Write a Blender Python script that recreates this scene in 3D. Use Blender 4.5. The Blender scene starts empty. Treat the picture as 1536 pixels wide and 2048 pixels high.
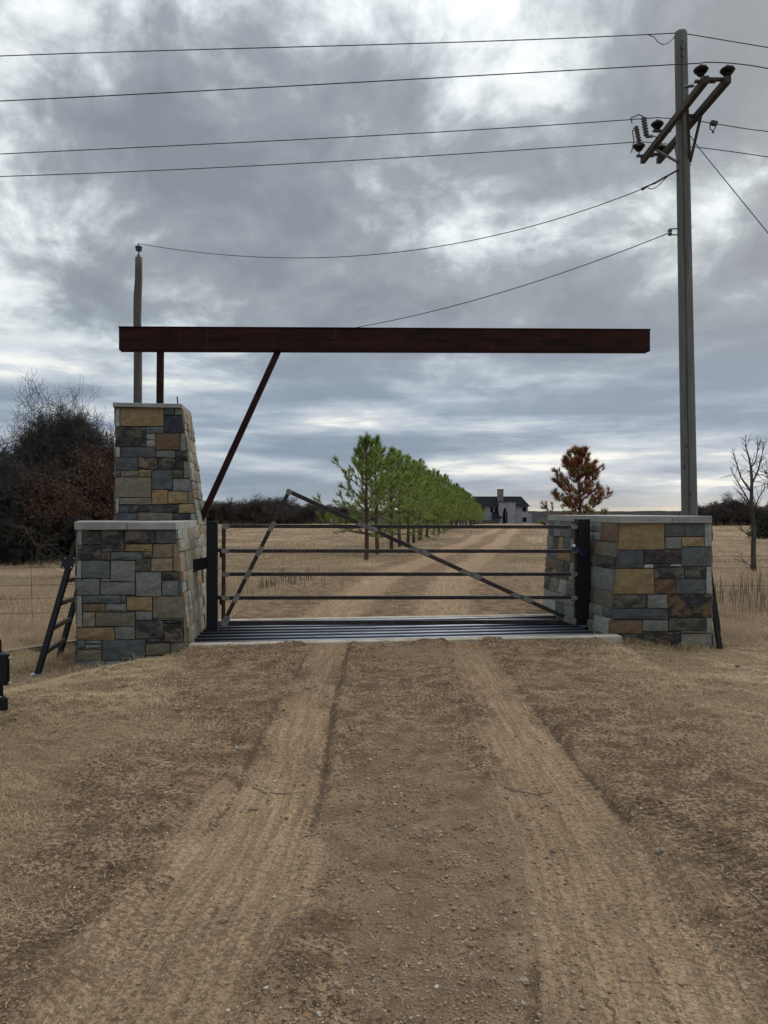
import bpy, math, random
import numpy as np
from math import sin, cos, pi, sqrt, radians
random.seed(7)
RNG = np.random.RandomState(11)
scene = bpy.context.scene
COL = scene.collection

# ------------------------------------------------------------ camera
F = 1540.0; CX = 768.0; HOR = 1020.0; CAMZ = 1.6
cam_d = bpy.data.cameras.new('camera'); cam = bpy.data.objects.new('camera', cam_d); COL.objects.link(cam)
cam.location = (0, 0, CAMZ); cam.rotation_euler = (pi / 2, 0, 0)
cam_d.sensor_fit = 'VERTICAL'; cam_d.sensor_height = 24; cam_d.lens = 24 * F / 2048
cam_d.shift_y = -4 / 2048; cam_d.clip_start = 0.05; cam_d.clip_end = 20000
scene.camera = cam

# ------------------------------------------------------------ exposure
scene.view_settings.view_transform = 'Standard'; scene.view_settings.look = 'None'
scene.view_settings.gamma = 1; scene.view_settings.use_curve_mapping = False
scene.view_settings.exposure = 0.0
scene.cycles.use_denoising = True
scene.cycles.max_bounces = 5

# ------------------------------------------------------------ node helpers
class NT:
    def __init__(s, tree): s.t = tree; s.n = tree.nodes; s.l = tree.links
    def node(s, typ, **kw):
        n = s.n.new(typ)
        for k, v in kw.items(): setattr(n, k, v)
        return n
    def put(s, sock, v):
        if hasattr(v, 'is_output') or isinstance(v, bpy.types.NodeSocket): s.l.new(v, sock)
        elif v is not None:
            if isinstance(v, (tuple, list)) and len(v) == 3 and sock.type == 'RGBA': v = (*v, 1)
            sock.default_value = v
    def math(s, op, a, b=None, c=None, clamp=False):
        n = s.node('ShaderNodeMath', operation=op, use_clamp=clamp)
        s.put(n.inputs[0], a)
        if b is not None: s.put(n.inputs[1], b)
        if c is not None: s.put(n.inputs[2], c)
        return n.outputs[0]
    def vmath(s, op, a, b=None, scale=None):
        n = s.node('ShaderNodeVectorMath', operation=op)
        s.put(n.inputs[0], a)
        if b is not None: s.put(n.inputs[1], b)
        if scale is not None: s.put(n.inputs['Scale'], scale)
        return n.outputs['Value'] if op in ('DISTANCE', 'DOT_PRODUCT', 'LENGTH') else n.outputs[0]
    def noise(s, vec, scale, detail=4, rough=.55, dist=0, dim='3D'):
        n = s.node('ShaderNodeTexNoise', noise_dimensions=dim)
        if vec is not None: s.l.new(vec, n.inputs['Vector'])
        n.inputs['Scale'].default_value = scale; n.inputs['Detail'].default_value = detail
        n.inputs['Roughness'].default_value = rough; n.inputs['Distortion'].default_value = dist
        return n.outputs['Fac']
    def voro(s, vec, scale, feature='F1', out='Distance', rand=1):
        n = s.node('ShaderNodeTexVoronoi', feature=feature)
        if vec is not None: s.l.new(vec, n.inputs['Vector'])
        n.inputs['Scale'].default_value = scale; n.inputs['Randomness'].default_value = rand
        return n.outputs[out]
    def mapping(s, vec, loc=(0, 0, 0), rot=(0, 0, 0), scale=(1, 1, 1)):
        n = s.node('ShaderNodeMapping'); s.l.new(vec, n.inputs['Vector'])
        n.inputs['Location'].default_value = loc; n.inputs['Rotation'].default_value = rot; n.inputs['Scale'].default_value = scale
        return n.outputs[0]
    def remap(s, v, a, b, c=0., d=1., smooth=False):
        n = s.node('ShaderNodeMapRange', interpolation_type='SMOOTHSTEP' if smooth else 'LINEAR')
        s.put(n.inputs['Value'], v)
        for k, x in zip(('From Min', 'From Max', 'To Min', 'To Max'), (a, b, c, d)): n.inputs[k].default_value = x
        return n.outputs['Result']
    def mix(s, f, a, b, blend='MIX'):
        n = s.node('ShaderNodeMix', data_type='RGBA', blend_type=blend)
        s.put(n.inputs['Factor'], f); s.put(n.inputs['A'], a) if False else None
        s.put(n.inputs[6], a); s.put(n.inputs[7], b)
        return n.outputs[2]
    def ramp(s, f, stops):
        n = s.node('ShaderNodeValToRGB'); s.l.new(f, n.inputs[0]); e = n.color_ramp.elements
        while len(e) < len(stops): e.new(0.5)
        for el, (p, c) in zip(e, stops): el.position = p; el.color = (*c, 1)
        return n.outputs[0]
    def comb(s, x, y, z):
        n = s.node('ShaderNodeCombineXYZ'); s.put(n.inputs[0], x); s.put(n.inputs[1], y); s.put(n.inputs[2], z)
        return n.outputs[0]
    def sep(s, v):
        n = s.node('ShaderNodeSeparateXYZ'); s.l.new(v, n.inputs[0]); return n.outputs

def pixdir(px, py):
    v = np.array([(px - CX) / F, 1.0, (HOR - py) / F]); return tuple(v / np.linalg.norm(v))

# ------------------------------------------------------------ sky (overcast, clouds in world directions)
world = bpy.data.worlds.new('World'); scene.world = world; world.use_nodes = True
W = NT(world.node_tree)
for n in list(W.n): W.n.remove(n)
wout = W.node('ShaderNodeOutputWorld'); bg = W.node('ShaderNodeBackground'); W.l.new(bg.outputs[0], wout.inputs[0])
SUN_EL, SUN_AZ = radians(34), radians(38)            # az measured from +Y towards +X
sky = W.node('ShaderNodeTexSky', sky_type='NISHITA'); sky.sun_disc = False
sky.sun_elevation = SUN_EL; sky.sun_rotation = SUN_AZ
sky.air_density = 1.2; sky.dust_density = 2.0
tc = W.node('ShaderNodeTexCoord').outputs['Generated']
dx, dy, dz = W.sep(tc)
zc = W.math('MAXIMUM', dz, 0.0)
lz = W.math('LOGARITHM', W.math('ADD', zc, 0.085), math.e)
P = W.comb(dx, dy, W.math('MULTIPLY', lz, 0.62))
warp = W.noise(P, 3.5, 3, .5)
P2 = W.vmath('ADD', P, W.vmath('SCALE', W.comb(warp, warp, warp), scale=0.10))
n1 = W.noise(W.mapping(P2, loc=(3.3, 1.7, .4)), 2.3, 7, .50, .1)
n2 = W.noise(W.mapping(P2, loc=(9.1, 4.2, 2)), 6.0, 9, .58, .35)
n3 = W.noise(W.mapping(P2, loc=(1.1, 8.2, 5)), 20, 7, .6, .2)
dens = W.math('ADD', W.math('ADD', W.math('MULTIPLY', n1, 0.42), W.math('MULTIPLY', n2, 0.44)), W.math('MULTIPLY', n3, 0.14))
dens = W.math('ADD', W.math('MULTIPLY', dens, 1.7), -0.35 - .02)
# thin-cloud lobes / thick-cloud lobes: (px, py, sx, sy, amount) turned to directions
lobes = [(40, 500, .18, .06, -.10), (170, 350, .2, .08, .08), (1060, 160, .13, .07, -.10), (1500, 330, .07, .07, -.10), (500, 60, .6, .12, .05),
         (1330, 470, .16, .05, -.05), (1250, 880, .25, .012, -.10), (1000, 935, .12, .006, -.12), (1480, 900, .12, .008, -.12), (60, 660, .14, .08, -.05),
         (1270, 130, .15, .13, .17), (1480, 160, .12, .10, .16), (1400, 560, .25, .05, .10), (1450, 720, .2, .05, .12), (1200, 700, .4, .04, .06), (420, 590, .22, .07, .07), (700, 330, .4, .08, .035), (1130, 760, .32, .05, .06),
         (650, 560, .25, .06, .05), (160, 250, .16, .05, .05), (1480, 760, .12, .03, .04), (900, 800, .5, .04, .04), (1500, 90, .1, .07, .05), (60, 260, .12, .06, .05), (860, 130, .10, .05, -.05), (330, 420, .14, .03, -.05), (960, 430, .14, .03, -.05)]
acc = dens
for (px, py, sx, sy, amt) in lobes:
    d0 = pixdir(px, py)
    d = W.vmath('SUBTRACT', tc, d0)
    x, y, z = W.sep(d)
    r2 = W.math('ADD', W.math('MULTIPLY', W.math('MULTIPLY', x, x), 1 / sx ** 2), W.math('MULTIPLY', W.math('MULTIPLY', z, z), 1 / sy ** 2))
    r2 = W.math('ADD', r2, W.math('MULTIPLY', W.math('MULTIPLY', y, y), 1 / .3 ** 2))
    g = W.math('EXPONENT', W.math('MULTIPLY', r2, -1.0))
    acc = W.math('ADD', acc, W.math('MULTIPLY', g, amt))
# direction brightening towards the hidden sun
sd = (sin(SUN_AZ) * cos(SUN_EL), cos(SUN_AZ) * cos(SUN_EL), sin(SUN_EL))
sdot = W.math('MAXIMUM', W.vmath('DOT_PRODUCT', tc, sd), 0.0)
glow = W.math('POWER', sdot, 5.0)
upper = W.ramp(acc, [(0.34, (.86, .89, .88)), (0.415, (.68, .72, .73)), (0.465, (.50, .55, .57)), (0.51, (.37, .41, .435)), (0.57, (.265, .298, .325)), (.70, (.20, .226, .255))])
lv = W.comb(W.math('MULTIPLY', dx, 1.1), W.math('MULTIPLY', dy, 1.1), W.math('MULTIPLY', dz, 9.0))
ln1 = W.noise(W.mapping(lv, loc=(2.2, 5.1, .7)), 3.2, 7, .55, .2)
lowd = W.math('ADD', W.math('ADD', W.math('MULTIPLY', W.math('SUBTRACT', ln1, .5), 1.35), .550), W.math('MULTIPLY', W.math('SUBTRACT', acc, .5), .5))
lower = W.ramp(lowd, [(0.26, (.74, .74, .70)), (0.35, (.47, .51, .55)), (0.46, (.33, .385, .455)), (0.54, (.25, .305, .385)), (0.66, (.19, .24, .315))])
el = W.remap(dz, 0.10, 0.27, 0, 1, True)
cl = W.mix(el, lower, upper)
hd = W.vmath('DOT_PRODUCT', tc, (sin(SUN_AZ), cos(SUN_AZ), 0))
bright = W.math('ADD', W.math('ADD', 0.90, W.math('MULTIPLY', hd, 0.17)), W.math('MULTIPLY', glow, -0.06))
bright = W.math('MULTIPLY', bright, W.remap(dz, 0.46, 1.0, 1.0, 2.5, True))       # overcast skies brighten to the zenith
cl = W.vmath('SCALE', cl, scale=bright)
# horizon: paler warm band, warmest towards the sun
hz = W.math('EXPONENT', W.math('MULTIPLY', W.math('ABSOLUTE', dz), -62.0))
az = W.remap(W.vmath('DOT_PRODUCT', tc, (sin(radians(30)), cos(radians(30)), 0)), 0.72, 1.0, 0, 1, True)
hcol = W.mix(az, (.29, .35, .41), (.62, .56, .45))
streak = W.noise(W.mapping(tc, scale=(3.0, 3.0, 60)), 2.0, 4, .5)
hzf = W.math('MULTIPLY', hz, W.remap(streak, .35, .6, .55, 1.0))
cl = W.mix(hzf, cl, hcol)
# below the horizon: dull ground tone
cl = W.mix(W.remap(dz, -0.02, -0.005, 1, 0), cl, (.12, .11, .10))
# a little of the clear daylight sky filters through
skyc = W.vmath('SCALE', sky.outputs[0], scale=1.0)
tot = W.mix(0.04, W.vmath('SCALE', cl, scale=10.0), skyc)
W.l.new(tot, bg.inputs[0]); bg.inputs[1].default_value = 0.125

# ------------------------------------------------------------ sun behind cloud
sl = bpy.data.lights.new('sun', 'SUN'); so = bpy.data.objects.new('sun', sl); COL.objects.link(so)
sl.energy = 1.5; sl.angle = radians(40); sl.color = (1, .95, .88)
so.rotation_euler = (pi / 2 - SUN_EL, 0, pi - SUN_AZ); so.location = (20, 30, 30)

# ------------------------------------------------------------ geometry helpers
TH = radians(7.0); O = np.array([0.0, 10.3])
def Wd(u, v, z):                                   # gate frame -> world
    return np.array([u * cos(TH) - v * sin(TH), O[1] + u * sin(TH) + v * cos(TH), z])
def L(px, py, v):                                  # point of plane v seen at px, py -> (u, z)
    a = (px - CX) / F
    # X = a Y ; u c - v s = a (Oy + u s + v c)
    u = (a * (O[1] + v * cos(TH)) + v * sin(TH)) / (cos(TH) - a * sin(TH))
    Y = O[1] + u * sin(TH) + v * cos(TH)
    return u, CAMZ - (py - HOR) / F * Y
def PW(px, py, v):
    u, z = L(px, py, v); return Wd(u, v, z)
def at(px, py, Y): return np.array([(px - CX) / F * Y, Y, CAMZ - (py - HOR) / F * Y])

def norm(v):
    v = np.asarray(v, float); return v / (np.linalg.norm(v) + 1e-12)

class MB:
    def __init__(s): s.v = []; s.f = []; s.n = 0
    def add(s, verts, faces):
        verts = np.asarray(verts, float)
        s.v.append(verts); s.f += [tuple(i + s.n for i in f) for f in faces]; s.n += len(verts)
    def hexa(s, c8):
        s.add(c8, [(0, 3, 2, 1), (4, 5, 6, 7), (0, 1, 5, 4), (1, 2, 6, 5), (2, 3, 7, 6), (3, 0, 4, 7)])
    def box(s, x0, x1, y0, y1, z0, z1):
        s.hexa([(x0, y0, z0), (x1, y0, z0), (x1, y1, z0), (x0, y1, z0), (x0, y0, z1), (x1, y0, z1), (x1, y1, z1), (x0, y1, z1)])
    def gbox(s, u0, u1, v0, v1, z0, z1):           # box in the gate frame
        s.hexa([Wd(u0, v0, z0), Wd(u1, v0, z0), Wd(u1, v1, z0), Wd(u0, v1, z0), Wd(u0, v0, z1), Wd(u1, v0, z1), Wd(u1, v1, z1), Wd(u0, v1, z1)])
    def bar(s, p0, p1, w, h, up=(0, 0, 1)):        # rectangular bar, w across, h along 'up'
        p0 = np.asarray(p0, float); p1 = np.asarray(p1, float); d = norm(p1 - p0)
        a = np.cross(d, up); a = norm(a) if np.linalg.norm(a) > 1e-6 else np.array([1., 0, 0]); b = np.cross(a, d)
        c = []
        for p in (p0, p1):
            for (i, j) in ((-1, -1), (1, -1), (1, 1), (-1, 1)): c.append(p + a * i * w / 2 + b * j * h / 2)
        s.hexa(c)
    def tube(s, pts, r, n=8, caps=True):
        pts = [np.asarray(p, float) for p in pts]
        if np.isscalar(r): r = [r] * len(pts)
        vs = []; fs = []
        prev = None
        for i, p in enumerate(pts):
            d = norm(pts[min(i + 1, len(pts) - 1)] - pts[max(i - 1, 0)])
            if prev is None:
                a = np.cross(d, (0, 0, 1)) if abs(d[2]) < .9 else np.cross(d, (1, 0, 0))
            else: a = prev - d * np.dot(prev, d)
            a = norm(a); prev = a; b = np.cross(d, a)
            for k in range(n):
                t = 2 * pi * k / n; vs.append(p + (a * cos(t) + b * sin(t)) * r[i])
        for i in range(len(pts) - 1):
            for k in range(n):
                k2 = (k + 1) % n; fs.append((i * n + k, i * n + k2, (i + 1) * n + k2, (i + 1) * n + k))
        if caps:
            fs.append(tuple(range(n))[::-1]); fs.append(tuple((len(pts) - 1) * n + k for k in range(n)))
        s.add(vs, fs)
    def lathe(s, p, axis, prof, n=14):             # prof: (distance along axis, radius)
        ax = norm(axis); s.tube_raw([np.asarray(p) + ax * d for d, _ in prof], [r for _, r in prof], ax, n)
    def tube_raw(s, pts, rs, d, n):
        a = np.cross(d, (0, 0, 1)) if abs(d[2]) < .9 else np.cross(d, (1, 0, 0)); a = norm(a); b = np.cross(d, a)
        vs = [p + (a * cos(2 * pi * k / n) + b * sin(2 * pi * k / n)) * r for p, r in zip(pts, rs) for k in range(n)]
        fs = [(i * n + k, i * n + (k + 1) % n, (i + 1) * n + (k + 1) % n, (i + 1) * n + k) for i in range(len(pts) - 1) for k in range(n)]
        fs += [tuple(range(n))[::-1], tuple((len(pts) - 1) * n + k for k in range(n))]
        s.add(vs, fs)
    def arrays(s): return np.concatenate(s.v), s.f
    def build(s, name, mat, parent=None, bevel=0, smooth=False):
        v, f = s.arrays()
        return mkobj(name, v, f, mat, parent, bevel, smooth)

def mkobj(name, v, f, mat, parent=None, bevel=0, smooth=False):
    me = bpy.data.meshes.new(name)
    if parent is not None: v = v - np.array(parent['wbase'])
    me.from_pydata([tuple(x) for x in v], [], f)
    if mat is not None: me.materials.append(mat)
    if smooth: me.shade_smooth()
    o = bpy.data.objects.new(name, me); COL.objects.link(o)
    if parent is not None: o.parent = parent; o['wbase'] = list(parent['wbase'])
    else: o['wbase'] = [0., 0., 0.]
    if bevel:
        m = o.modifiers.new('bevel', 'BEVEL'); m.width = bevel; m.segments = 2; m.limit_method = 'ANGLE'; m.angle_limit = radians(50)
    return o

def fastmesh(name, verts, tris, mats, parent=None, matidx=None, attrs=None, smooth=False):
    """numpy verts (n,3), faces (m,k)"""
    me = bpy.data.meshes.new(name)
    verts = np.asarray(verts, np.float32); tris = np.asarray(tris, np.int32)
    if parent is not None: verts = verts - np.array(parent['wbase'], np.float32)
    k = tris.shape[1]
    me.vertices.add(len(verts)); me.vertices.foreach_set('co', verts.ravel())
    me.loops.add(tris.size); me.loops.foreach_set('vertex_index', tris.ravel())
    me.polygons.add(len(tris)); me.polygons.foreach_set('loop_start', np.arange(0, tris.size, k, dtype=np.int32))
    if matidx is not None: me.polygons.foreach_set('material_index', matidx.astype(np.int32))
    if smooth: me.polygons.foreach_set('use_smooth', np.ones(len(tris), bool))
    for m in (mats if isinstance(mats, (list, tuple)) else [mats]): me.materials.append(m)
    if attrs:
        for an, av in attrs.items():
            a = me.attributes.new(an, 'FLOAT', 'POINT'); a.data.foreach_set('value', av.astype(np.float32).ravel())
    me.update(calc_edges=True)
    o = bpy.data.objects.new(name, me); COL.objects.link(o)
    if parent is not None: o.parent = parent; o['wbase'] = list(parent['wbase'])
    else: o['wbase'] = [0., 0., 0.]
    return o

def tag(o, label=None, cat=None, group=None, kind=None):
    if label: o['label'] = label
    if cat: o['category'] = cat
    if group: o['group'] = group
    if kind: o['kind'] = kind
    return o
def thing(name, loc, label, cat, group=None):
    o = bpy.data.objects.new(name, None); COL.objects.link(o); o.location = tuple(float(a) for a in loc); o.empty_display_size = .2
    o['wbase'] = [float(a) for a in loc]
    return tag(o, label, cat, group)
def dup(root, loc, rotz=0, sc=1, label=None, group=None):
    r = root.copy(); COL.objects.link(r); r.location = loc; r.rotation_euler = (0, 0, rotz)
    r.scale = (sc, sc, sc) if np.isscalar(sc) else sc
    if label: r['label'] = label
    if group: r['group'] = group
    for ch in root.children:
        c = ch.copy(); COL.objects.link(c); c.parent = r
        for g in ch.children:
            d = g.copy(); COL.objects.link(d); d.parent = c
    return r

# ------------------------------------------------------------ numpy noise
def vnoise(x, y, seed=0):
    xi = np.floor(x).astype(np.int64); yi = np.floor(y).astype(np.int64); fx = x - xi; fy = y - yi
    def h(a, b):
        n = (a * 374761393 + b * 668265263 + seed * 974711) & 0x7fffffff
        n = ((n ^ (n >> 13)) * 1274126177) & 0x7fffffff
        return ((n ^ (n >> 16)) & 0xffff) / 65535.0
    sx = fx * fx * (3 - 2 * fx); sy = fy * fy * (3 - 2 * fy)
    a = h(xi, yi) * (1 - sx) + h(xi + 1, yi) * sx; b = h(xi, yi + 1) * (1 - sx) + h(xi + 1, yi + 1) * sx
    return a * (1 - sy) + b * sy
def fbm(x, y, o=4, seed=0, r=.5):
    s = 0; a = 1; t = 0
    for i in range(o): s = s + a * vnoise(x * 2 ** i + 13.7 * i, y * 2 ** i + 7.1 * i, seed + i); t += a; a *= r
    return s / t
def sst(x, a, b):
    t = np.clip((x - a) / (b - a), 0, 1); return t * t * (3 - 2 * t)

# ------------------------------------------------------------ materials
def new_mat(name, rough=.8, metal=0, spec=.4):
    m = bpy.data.materials.new(name); m.use_nodes = True; t = NT(m.node_tree)
    b = t.n['Principled BSDF']; b.inputs['Roughness'].default_value = rough; b.inputs['Metallic'].default_value = metal
    b.inputs['Specular IOR Level'].default_value = spec
    return m, t, b
def bump(t, b, h, strength=.5, dist=.01):
    n = t.node('ShaderNodeBump'); n.inputs['Strength'].default_value = strength; n.inputs['Distance'].default_value = dist
    t.l.new(h, n.inputs['Height']); t.l.new(n.outputs[0], b.inputs['Normal'])
def noisy_mat(name, c1, c2, scale=8, rough=.8, metal=0, bstr=.4, bdist=.004, stretch=(1, 1, 1), detail=6, spec=.4, c3=None, s3=1.5, rand=0.12):
    m, t, b = new_mat(name, rough, metal, spec)
    oc = t.node('ShaderNodeTexCoord').outputs['Object']
    ri = t.node('ShaderNodeObjectInfo').outputs['Random']
    vec = t.vmath('ADD', oc, t.comb(t.math('MULTIPLY', ri, 13.7), t.math('MULTIPLY', ri, 7.3), t.math('MULTIPLY', ri, 3.1)))
    vec = t.mapping(vec, scale=stretch)
    n = t.noise(vec, scale, detail, .6)
    c = t.mix(t.remap(n, .40, .60), c1, c2)
    if bdist > .01 and bstr:
        c = t.mix(t.math('MULTIPLY', t.remap(t.noise(vec, 26, 7, .75), .54, .66), .55), c, (.05, .047, .045))
        c = t.mix(t.math('MULTIPLY', t.remap(t.noise(vec, 3.4, 6, .7), .55, .68), .22), c, (.28, .27, .25))
    if c3 is not None:
        n3 = t.noise(vec, s3, 5, .65, .6)
        c = t.mix(t.remap(n3, .50, .58), c, c3)
    c = t.vmath('SCALE', c, scale=t.remap(ri, 0, 1, 1 - rand, 1 + rand))
    t.l.new(c, b.inputs['Base Color'])
    if bstr: bump(t, b, t.noise(vec, scale * (3 if bdist < .006 else 1.6), 8, .68), bstr, bdist)
    return m

GLOBAL_STONE = {
    'lg': ((.30, .31, .29), (.23, .245, .24), None), 'gl': ((.195, .20, .185), (.14, .148, .142), None),
    'gy': ((.115, .125, .128), (.082, .092, .096), None), 'gyd': ((.085, .092, .10), (.058, .064, .072), None),
    'sl': ((.030, .034, .046), (.045, .05, .062), None), 'dk': ((.020, .020, .023), (.055, .055, .055), (.11, .095, .075)),
    'dkr': ((.030, .024, .026), (.062, .048, .044), (.04, .045, .05)), 'tan': ((.28, .205, .105), (.215, .155, .085), None),
    'bt': ((.235, .185, .125), (.17, .14, .10), None), 'br': ((.17, .115, .068), (.10, .08, .06), None),
    'rb': ((.155, .10, .062), (.12, .08, .052), None), 'ru': ((.15, .085, .045), (.07, .052, .04), (.06, .05, .045)),
    'ol': ((.10, .088, .068), (.065, .06, .05), (.035, .034, .033)), 'ot': ((.175, .150, .108), (.125, .115, .088), None),
    'bm': ((.17, .13, .09), (.06, .05, .04), (.025, .022, .022)), 'yb': ((.27, .19, .085), (.17, .125, .065), None),
    'or': ((.28, .175, .088), (.19, .125, .07), None), 'wh': ((.42, .43, .41), (.34, .35, .34), None),
    'bk': ((.018, .02, .024), (.03, .032, .035), (.13, .085, .048)), 'ls': ((.22, .215, .185), (.15, .155, .145), (.20, .17, .12)),
    'bf': ((.33, .29, .20), (.24, .22, .165), None), 'bg': ((.27, .265, .22), (.20, .20, .175), None), 'pk': ((.32, .22, .14), (.25, .19, .13), None)}
STONE = {k: noisy_mat('stone_' + k, a, b, 11, .85, 0, 1.0, .012, (1, 1, 1.4), 8, .3, c3, 5.0, .14) for k, (a, b, c3) in GLOBAL_STONE.items()}
M_mortar = noisy_mat('mortar', (.06, .057, .052), (.04, .038, .035), 20, .95)
M_cap = noisy_mat('cap_concrete', (.30, .30, .28), (.235, .24, .23), 5, .9, 0, .6, .004)
M_conc = noisy_mat('kerb_concrete', (.42, .385, .32), (.30, .265, .21), 4, .9, 0, .6, .006, c3=(.30, .24, .17), s3=2.5)
M_black = noisy_mat('black_paint', (.007, .008, .011), (.011, .012, .015), 6, .5, 0, .15, .001, spec=.22)
M_blackr = noisy_mat('black_brushed_paint', (.020, .018, .020), (.034, .030, .032), 14, .6, 0, .3, .002)
M_gatepaint = noisy_mat('gate_steel', (.009, .008, .010), (.022, .018, .018), 10, .42, 0, .3, .001, c3=(.045, .026, .02), s3=4)
M_plate = noisy_mat('bare_weld_plate', (.22, .215, .21), (.15, .145, .14), 12, .55, .4, .4, .002)
M_rail = noisy_mat('guard_rail_steel', (.34, .37, .44), (.16, .175, .22), 3, .24, 1.0, .2, .002, (1, 1, 1), 5)
M_railtop = M_rail
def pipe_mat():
    m, t, b = new_mat('guard_pipe_painted_sheen', .5, .3, .4)
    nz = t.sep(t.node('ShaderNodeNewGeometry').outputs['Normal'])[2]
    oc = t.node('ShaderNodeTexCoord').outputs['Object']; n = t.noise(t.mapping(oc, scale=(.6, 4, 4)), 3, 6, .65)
    top_sheen = t.math('MULTIPLY', t.remap(nz, .66, .84), t.remap(n, .3, .6, .45, 1.0))  # sky highlight painted into the colour of upward faces, broken by noise
    t.l.new(t.mix(top_sheen, (.022, .026, .042), (.42, .44, .49)), b.inputs['Base Color']); return m
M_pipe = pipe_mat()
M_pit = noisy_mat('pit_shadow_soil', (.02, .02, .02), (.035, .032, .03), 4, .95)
M_chrome = noisy_mat('galvanised', (.45, .46, .47), (.3, .31, .32), 10, .4, .8, .1, .001)
M_porc = noisy_mat('insulator_dark', (.008, .007, .008), (.016, .013, .013), 8, .4, 0, .05, .001, spec=.25)
M_porcg = noisy_mat('insulator_grey', (.06, .065, .08), (.09, .095, .11), 8, .35, 0, .05, .001, spec=.6)
M_wire = noisy_mat('wire', (.035, .037, .04), (.05, .052, .055), 3, .6, .3, 0)
M_armwood = noisy_mat('crossarm_wood', (.055, .046, .041), (.03, .026, .024), 5, .85, 0, .6, .004, (1, .2, 1))
M_rope = noisy_mat('blue_rope', (.02, .03, .12), (.03, .05, .22), 30, .8)
M_white = noisy_mat('white_knob', (.6, .6, .62), (.5, .5, .52), 10, .6)
M_shed = noisy_mat('shed_metal', (.40, .42, .45), (.33, .35, .38), 1, .6)
M_board = noisy_mat('weathered_board', (.22, .18, .13), (.15, .12, .09), 3, .9, 0, .5, .004, (.2, 1, 1))

def wood_mat(name, c1, c2, c3):
    m, t, b = new_mat(name, .9)
    oc = t.node('ShaderNodeTexCoord').outputs['Object']
    n = t.noise(t.mapping(oc, scale=(1, 1, .035)), 22, 8, .7)
    n2 = t.noise(t.mapping(oc, scale=(1, 1, .35)), 3, 5, .6)
    c = t.mix(t.remap(n, .35, .65), c1, c2)
    c = t.mix(t.remap(n2, .45, .68), c, c3)
    n4 = t.noise(t.mapping(oc, scale=(1, 1, .02)), 60, 4, .7)
    c = t.mix(t.math('MULTIPLY', t.remap(n4, .60, .64), .8), c, (.03, .028, .027))
    c = t.mix(t.math('MULTIPLY', t.remap(t.noise(t.mapping(oc, scale=(1, 1, .5)), 9, 3, .5), .66, .70), .7), c, (.04, .036, .033))
    t.l.new(c, b.inputs['Base Color']); bump(t, b, n, .8, .012)
    return m
M_pole = wood_mat('pole_wood', (.175, .178, .18), (.09, .091, .093), (.12, .117, .112))
M_pole2 = wood_mat('old_pole_wood', (.115, .112, .11), (.065, .063, .062), (.08, .076, .072))

def rust_mat():
    m, t, b = new_mat('rusted_steel', .8, 0, .15)
    oc = t.node('ShaderNodeTexCoord').outputs['Object']
    n = t.noise(t.mapping(oc, scale=(.5, .5, 2.0)), 4, 8, .65)
    n2 = t.noise(t.mapping(oc, scale=(6, 6, .4)), 3, 4, .6)
    c = t.mix(t.remap(n, .38, .65), (.014, .0065, .0065), (.040, .013, .010))
    c = t.mix(t.math('MULTIPLY', t.remap(n2, .62, .72), .3), c, (.10, .045, .035))
    t.l.new(c, b.inputs['Base Color']); bump(t, b, t.noise(oc, 60, 5, .6), .25, .002)
    return m
M_rust = rust_mat()

def bark(name, c1, c2): return noisy_mat(name, c1, c2, 6, .95, 0, .8, .01, (1, 1, .3))
M_bark = bark('grey_bark', (.075, .065, .055), (.04, .035, .030))
M_barkp = bark('pine_bark', (.11, .065, .045), (.055, .035, .028))
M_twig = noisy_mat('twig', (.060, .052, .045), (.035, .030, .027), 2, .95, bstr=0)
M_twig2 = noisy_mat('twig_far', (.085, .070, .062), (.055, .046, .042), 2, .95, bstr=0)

def leaf_mat(name, c1, c2, c3, scale=1.2, trans=.25):
    m, t, b = new_mat(name, .7, 0, .25)
    g = t.node('ShaderNodeNewGeometry')
    oc = t.node('ShaderNodeTexCoord').outputs['Object']
    n = t.noise(oc, scale, 3, .5)
    ri = g.outputs['Random Per Island']
    c = t.mix(t.remap(n, .38, .62), c1, c2)
    c = t.mix(t.math('MULTIPLY', ri, .55), c, c3)
    o = t.node('ShaderNodeObjectInfo').outputs['Random']
    c = t.vmath('SCALE', c, scale=t.remap(o, 0, 1, .85, 1.15))
    t.l.new(c, b.inputs['Base Color'])
    tr = t.node('ShaderNodeBsdfTranslucent'); t.l.new(c, tr.inputs[0])
    mx = t.node('ShaderNodeMixShader'); mx.inputs[0].default_value = trans
    t.l.new(b.outputs[0], mx.inputs[1]); t.l.new(tr.outputs[0], mx.inputs[2])
    t.l.new(mx.outputs[0], t.n['Material Output'].inputs[0])
    return m
M_needle = leaf_mat('pine_needles', (.20, .27, .065), (.13, .20, .06), (.29, .33, .08), .9, .45)
M_needle_dead = leaf_mat('dead_needles', (.24, .075, .05), (.16, .055, .04), (.30, .115, .065), 1.2, .4)
M_needle_mix = leaf_mat('fading_needles', (.24, .25, .08), (.20, .20, .07), (.32, .26, .10), 1.2, .4)
M_rustleaf = leaf_mat('rust_leaves', (.17, .068, .036), (.10, .048, .03), (.25, .12, .055), 1.0)
M_cedar = leaf_mat('cedar_leaves', (.022, .034, .018), (.035, .048, .022), (.03, .04, .02))
M_brush = leaf_mat('brush_twigs', (.17, .125, .09), (.085, .072, .06), (.11, .09, .06))
M_grass = leaf_mat('dry_grass', (.55, .405, .25), (.40, .28, .17), (.64, .51, .34), .7, .3)
M_tallgrass = leaf_mat('tall_dry_grass', (.42, .30, .19), (.25, .175, .12), (.48, .37, .25), .35, .3)
M_gravel, _t, _b = new_mat('gravel', .95, 0, .1)
_ri = _t.node('ShaderNodeNewGeometry').outputs['Random Per Island']
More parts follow.
